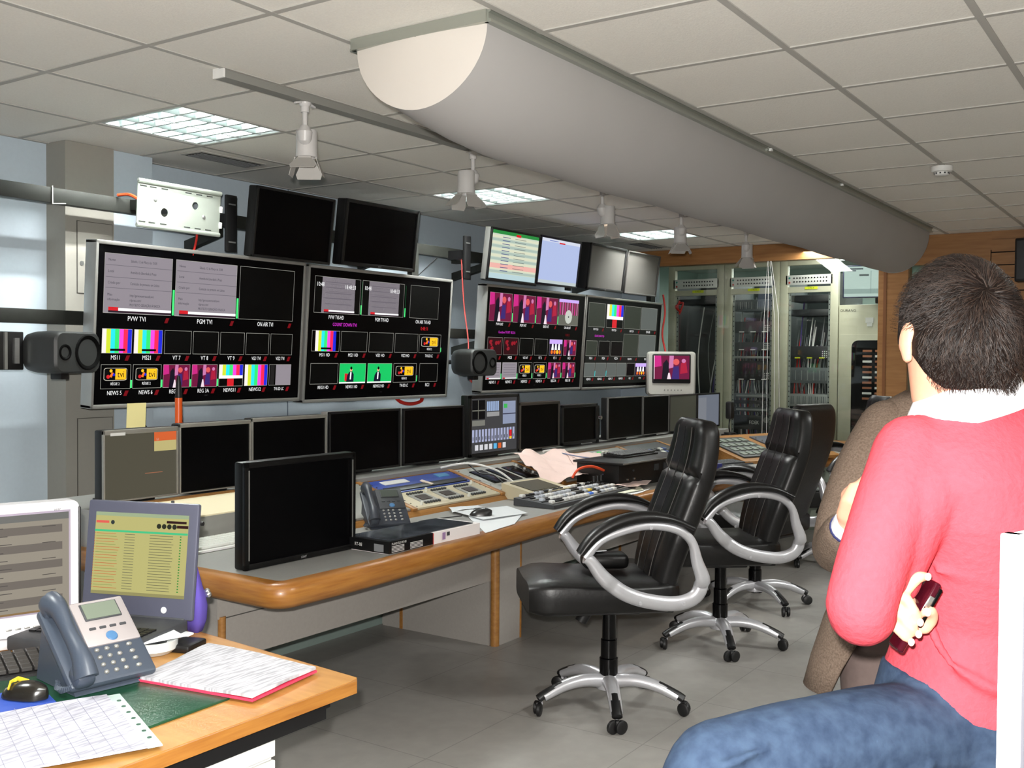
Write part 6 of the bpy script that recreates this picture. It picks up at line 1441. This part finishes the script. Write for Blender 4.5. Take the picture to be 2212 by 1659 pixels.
# visible hand, back of the hand towards the camera
b.tube([(-.266, -.262, 1.135), (-.268, -.287, 1.160), (-.262, -.302, 1.190), (-.248, -.300, 1.222)], [(.026, .026), (.024, .038), (.022, .042), (.018, .038)], SKIN, 16)
for k, (dx_, dz) in enumerate([(-.018, .040), (.0, .030), (.014, .012), (.022, -.012)]):
    p0 = Vector((-.250+dx_, -.306, 1.205+dz*.55)); finger(b, [p0, p0+Vector((.030, -.010, .030-.006*k)), p0+Vector((.060, .006, .034-.010*k)), p0+Vector((.078, .022, .022-.012*k))], .0098-.0005*(k == 3), SKIN)
finger(b, [(-.272, -.275, 1.175), (-.282, -.275, 1.205), (-.264, -.292, 1.228)], .0105, SKIN)
for s_, x0 in ((-1, -.10), (1, .06)): limb(b, [(x0, 0, .86), (x0, 0, .48), (x0+.01*s_, .03, .08)], [.075, .055, .034], SKIN)
remesh(b.build('body', pb, smooth=0), .005, 5, .5); face_bits(HT2, pb)
b = MB(); rows = []
for k in range(14):
    th = pi*k/24; rows.append([tuple(HT2 @ (skull(Vector((sin(th)*cos(2*pi*i/30), sin(th)*sin(2*pi*i/30)*(1 if sin(2*pi*i/30) < 0 else max(.2, 1-k*.07)), cos(th))))*1.06)) for i in range(30)])
b.loft(rows, HAIR, cap=False); b.build('hair', pb, smooth=80)
TW = mat('brown_tweed', (114, 99, 87), .95, rgb2=(88, 75, 65), scale=230, bump=.3, spec=.15)
b = MB(); rg = []
for z, ca, wa, wb, g0, g1 in [(.69, -.045, .235, .150, 210, -40), (.76, -.04, .222, .145, 216, -44), (.86, -.025, .205, .140, 226, -54), (.95, -.01, .19, .135, 262, -80), (1.08, .01, .188, .130, 267, -86), (1.20, .025, .196, .130, 262, -80), (1.30, .032, .190, .120, 255, -72), (1.355, .035, .172, .10, 250, -68), (1.40, .04, .128, .078, 246, -64), (1.425, .045, .085, .066, 242, -62)]:
    rg.append(ering(ca, 0, z, wa, wb, 0, n=48, a0=radians(g1), a1=radians(g0), e=.92))
b.loft(rg, TW, closed=False); o = b.build('jacket', pb, smooth=80); m = o.modifiers.new('s', 'SOLIDIFY'); m.thickness = .010; m.offset = 0
b = MB()
limb(b, [(-.095, -.01, 1.342), (-.165, -.055, 1.25), (-.225, -.105, 1.14), (-.252, -.135, 1.06)], [.066, .064, .062, .060], TW)
limb(b, [(-.252, -.135, 1.06), (-.262, -.18, 1.08), (-.268, -.225, 1.110)], [.060, .055, .050], TW)
remesh(b.build('sleeve', pb, smooth=0), .006, 5, .5)
b = MB(); limb(b, [(.17, -.01, 1.342), (.235, -.05, 1.22), (.262, -.12, 1.08)], [.064, .062, .058], TW); limb(b, [(.262, -.12, 1.08), (.15, -.185, 1.09), (.06, -.18, 1.11)], [.058, .052, .044], TW); remesh(b.build('sleeve', pb, smooth=0), .006, 5, .5)
b = MB(); b.tube([(-.267, -.222, 1.108), (-.2685, -.240, 1.120), (-.269, -.252, 1.128)], [.042, .040, .038], mat('navy_cuff', (40, 44, 92), .8), 20); b.build('cuff_lining', pb)
b = MB(); b.tube([(-.268, -.240, 1.120), (-.269, -.262, 1.136), (-.269, -.272, 1.144)], [.036, .035, .034], WHS, 20); b.build('shirt_cuff', pb)
b = MB(); nb2 = lambda z, w: ering(.05, -.005, z, w, w*.92, 0, n=30)
b.loft([nb2(1.40, .085), nb2(1.44, .075), nb2(1.455, .070), nb2(1.44, .064)], WHS, cap=False); b.build('shirt_collar', pb, smooth=80)
b = MB(); b.loft([ering(-.01, -.0, .84, .165, .112, 0), ering(.01, 0, 1.0, .165, .112, 0), ering(.03, 0, 1.2, .17, .112, 0), ering(.035, 0, 1.34, .15, .09, 0), ering(.045, 0, 1.41, .075, .06, 0)], WHS); b.build('shirt', pb, smooth=80)
TRM = mat('dark_brown_trousers', (92, 78, 74), .85, nz=.06, scale=60)
b = MB(); b.loft([ering(-.025, 0, .80, .185, .125, 0), ering(-.02, 0, .90, .170, .118, 0), ering(-.015, 0, .96, .165, .115, 0)], TRM)
for x0 in (-.11, .065): limb(b, [(x0, 0, .84), (x0, -.01, .50), (x0, .02, .09)], [.095, .078, .066], TRM)
remesh(b.build('trousers', pb, smooth=0), .008, 5, .5)
for x in (-.11, .065):
    b = MB(); rg = [[(x+w*cos(t_), .03-yy, max(.004, z+h*sin(t_))) for t_ in [2*pi*i/16 for i in range(16)]] for yy, w, z, h in ((-.08, .03, .045, .03), (-.04, .042, .05, .048), (.05, .045, .045, .042), (.12, .045, .035, .032), (.17, .03, .03, .022))]
    b.loft(rg, BLACK); b.build('shoe', pb, smooth=70)
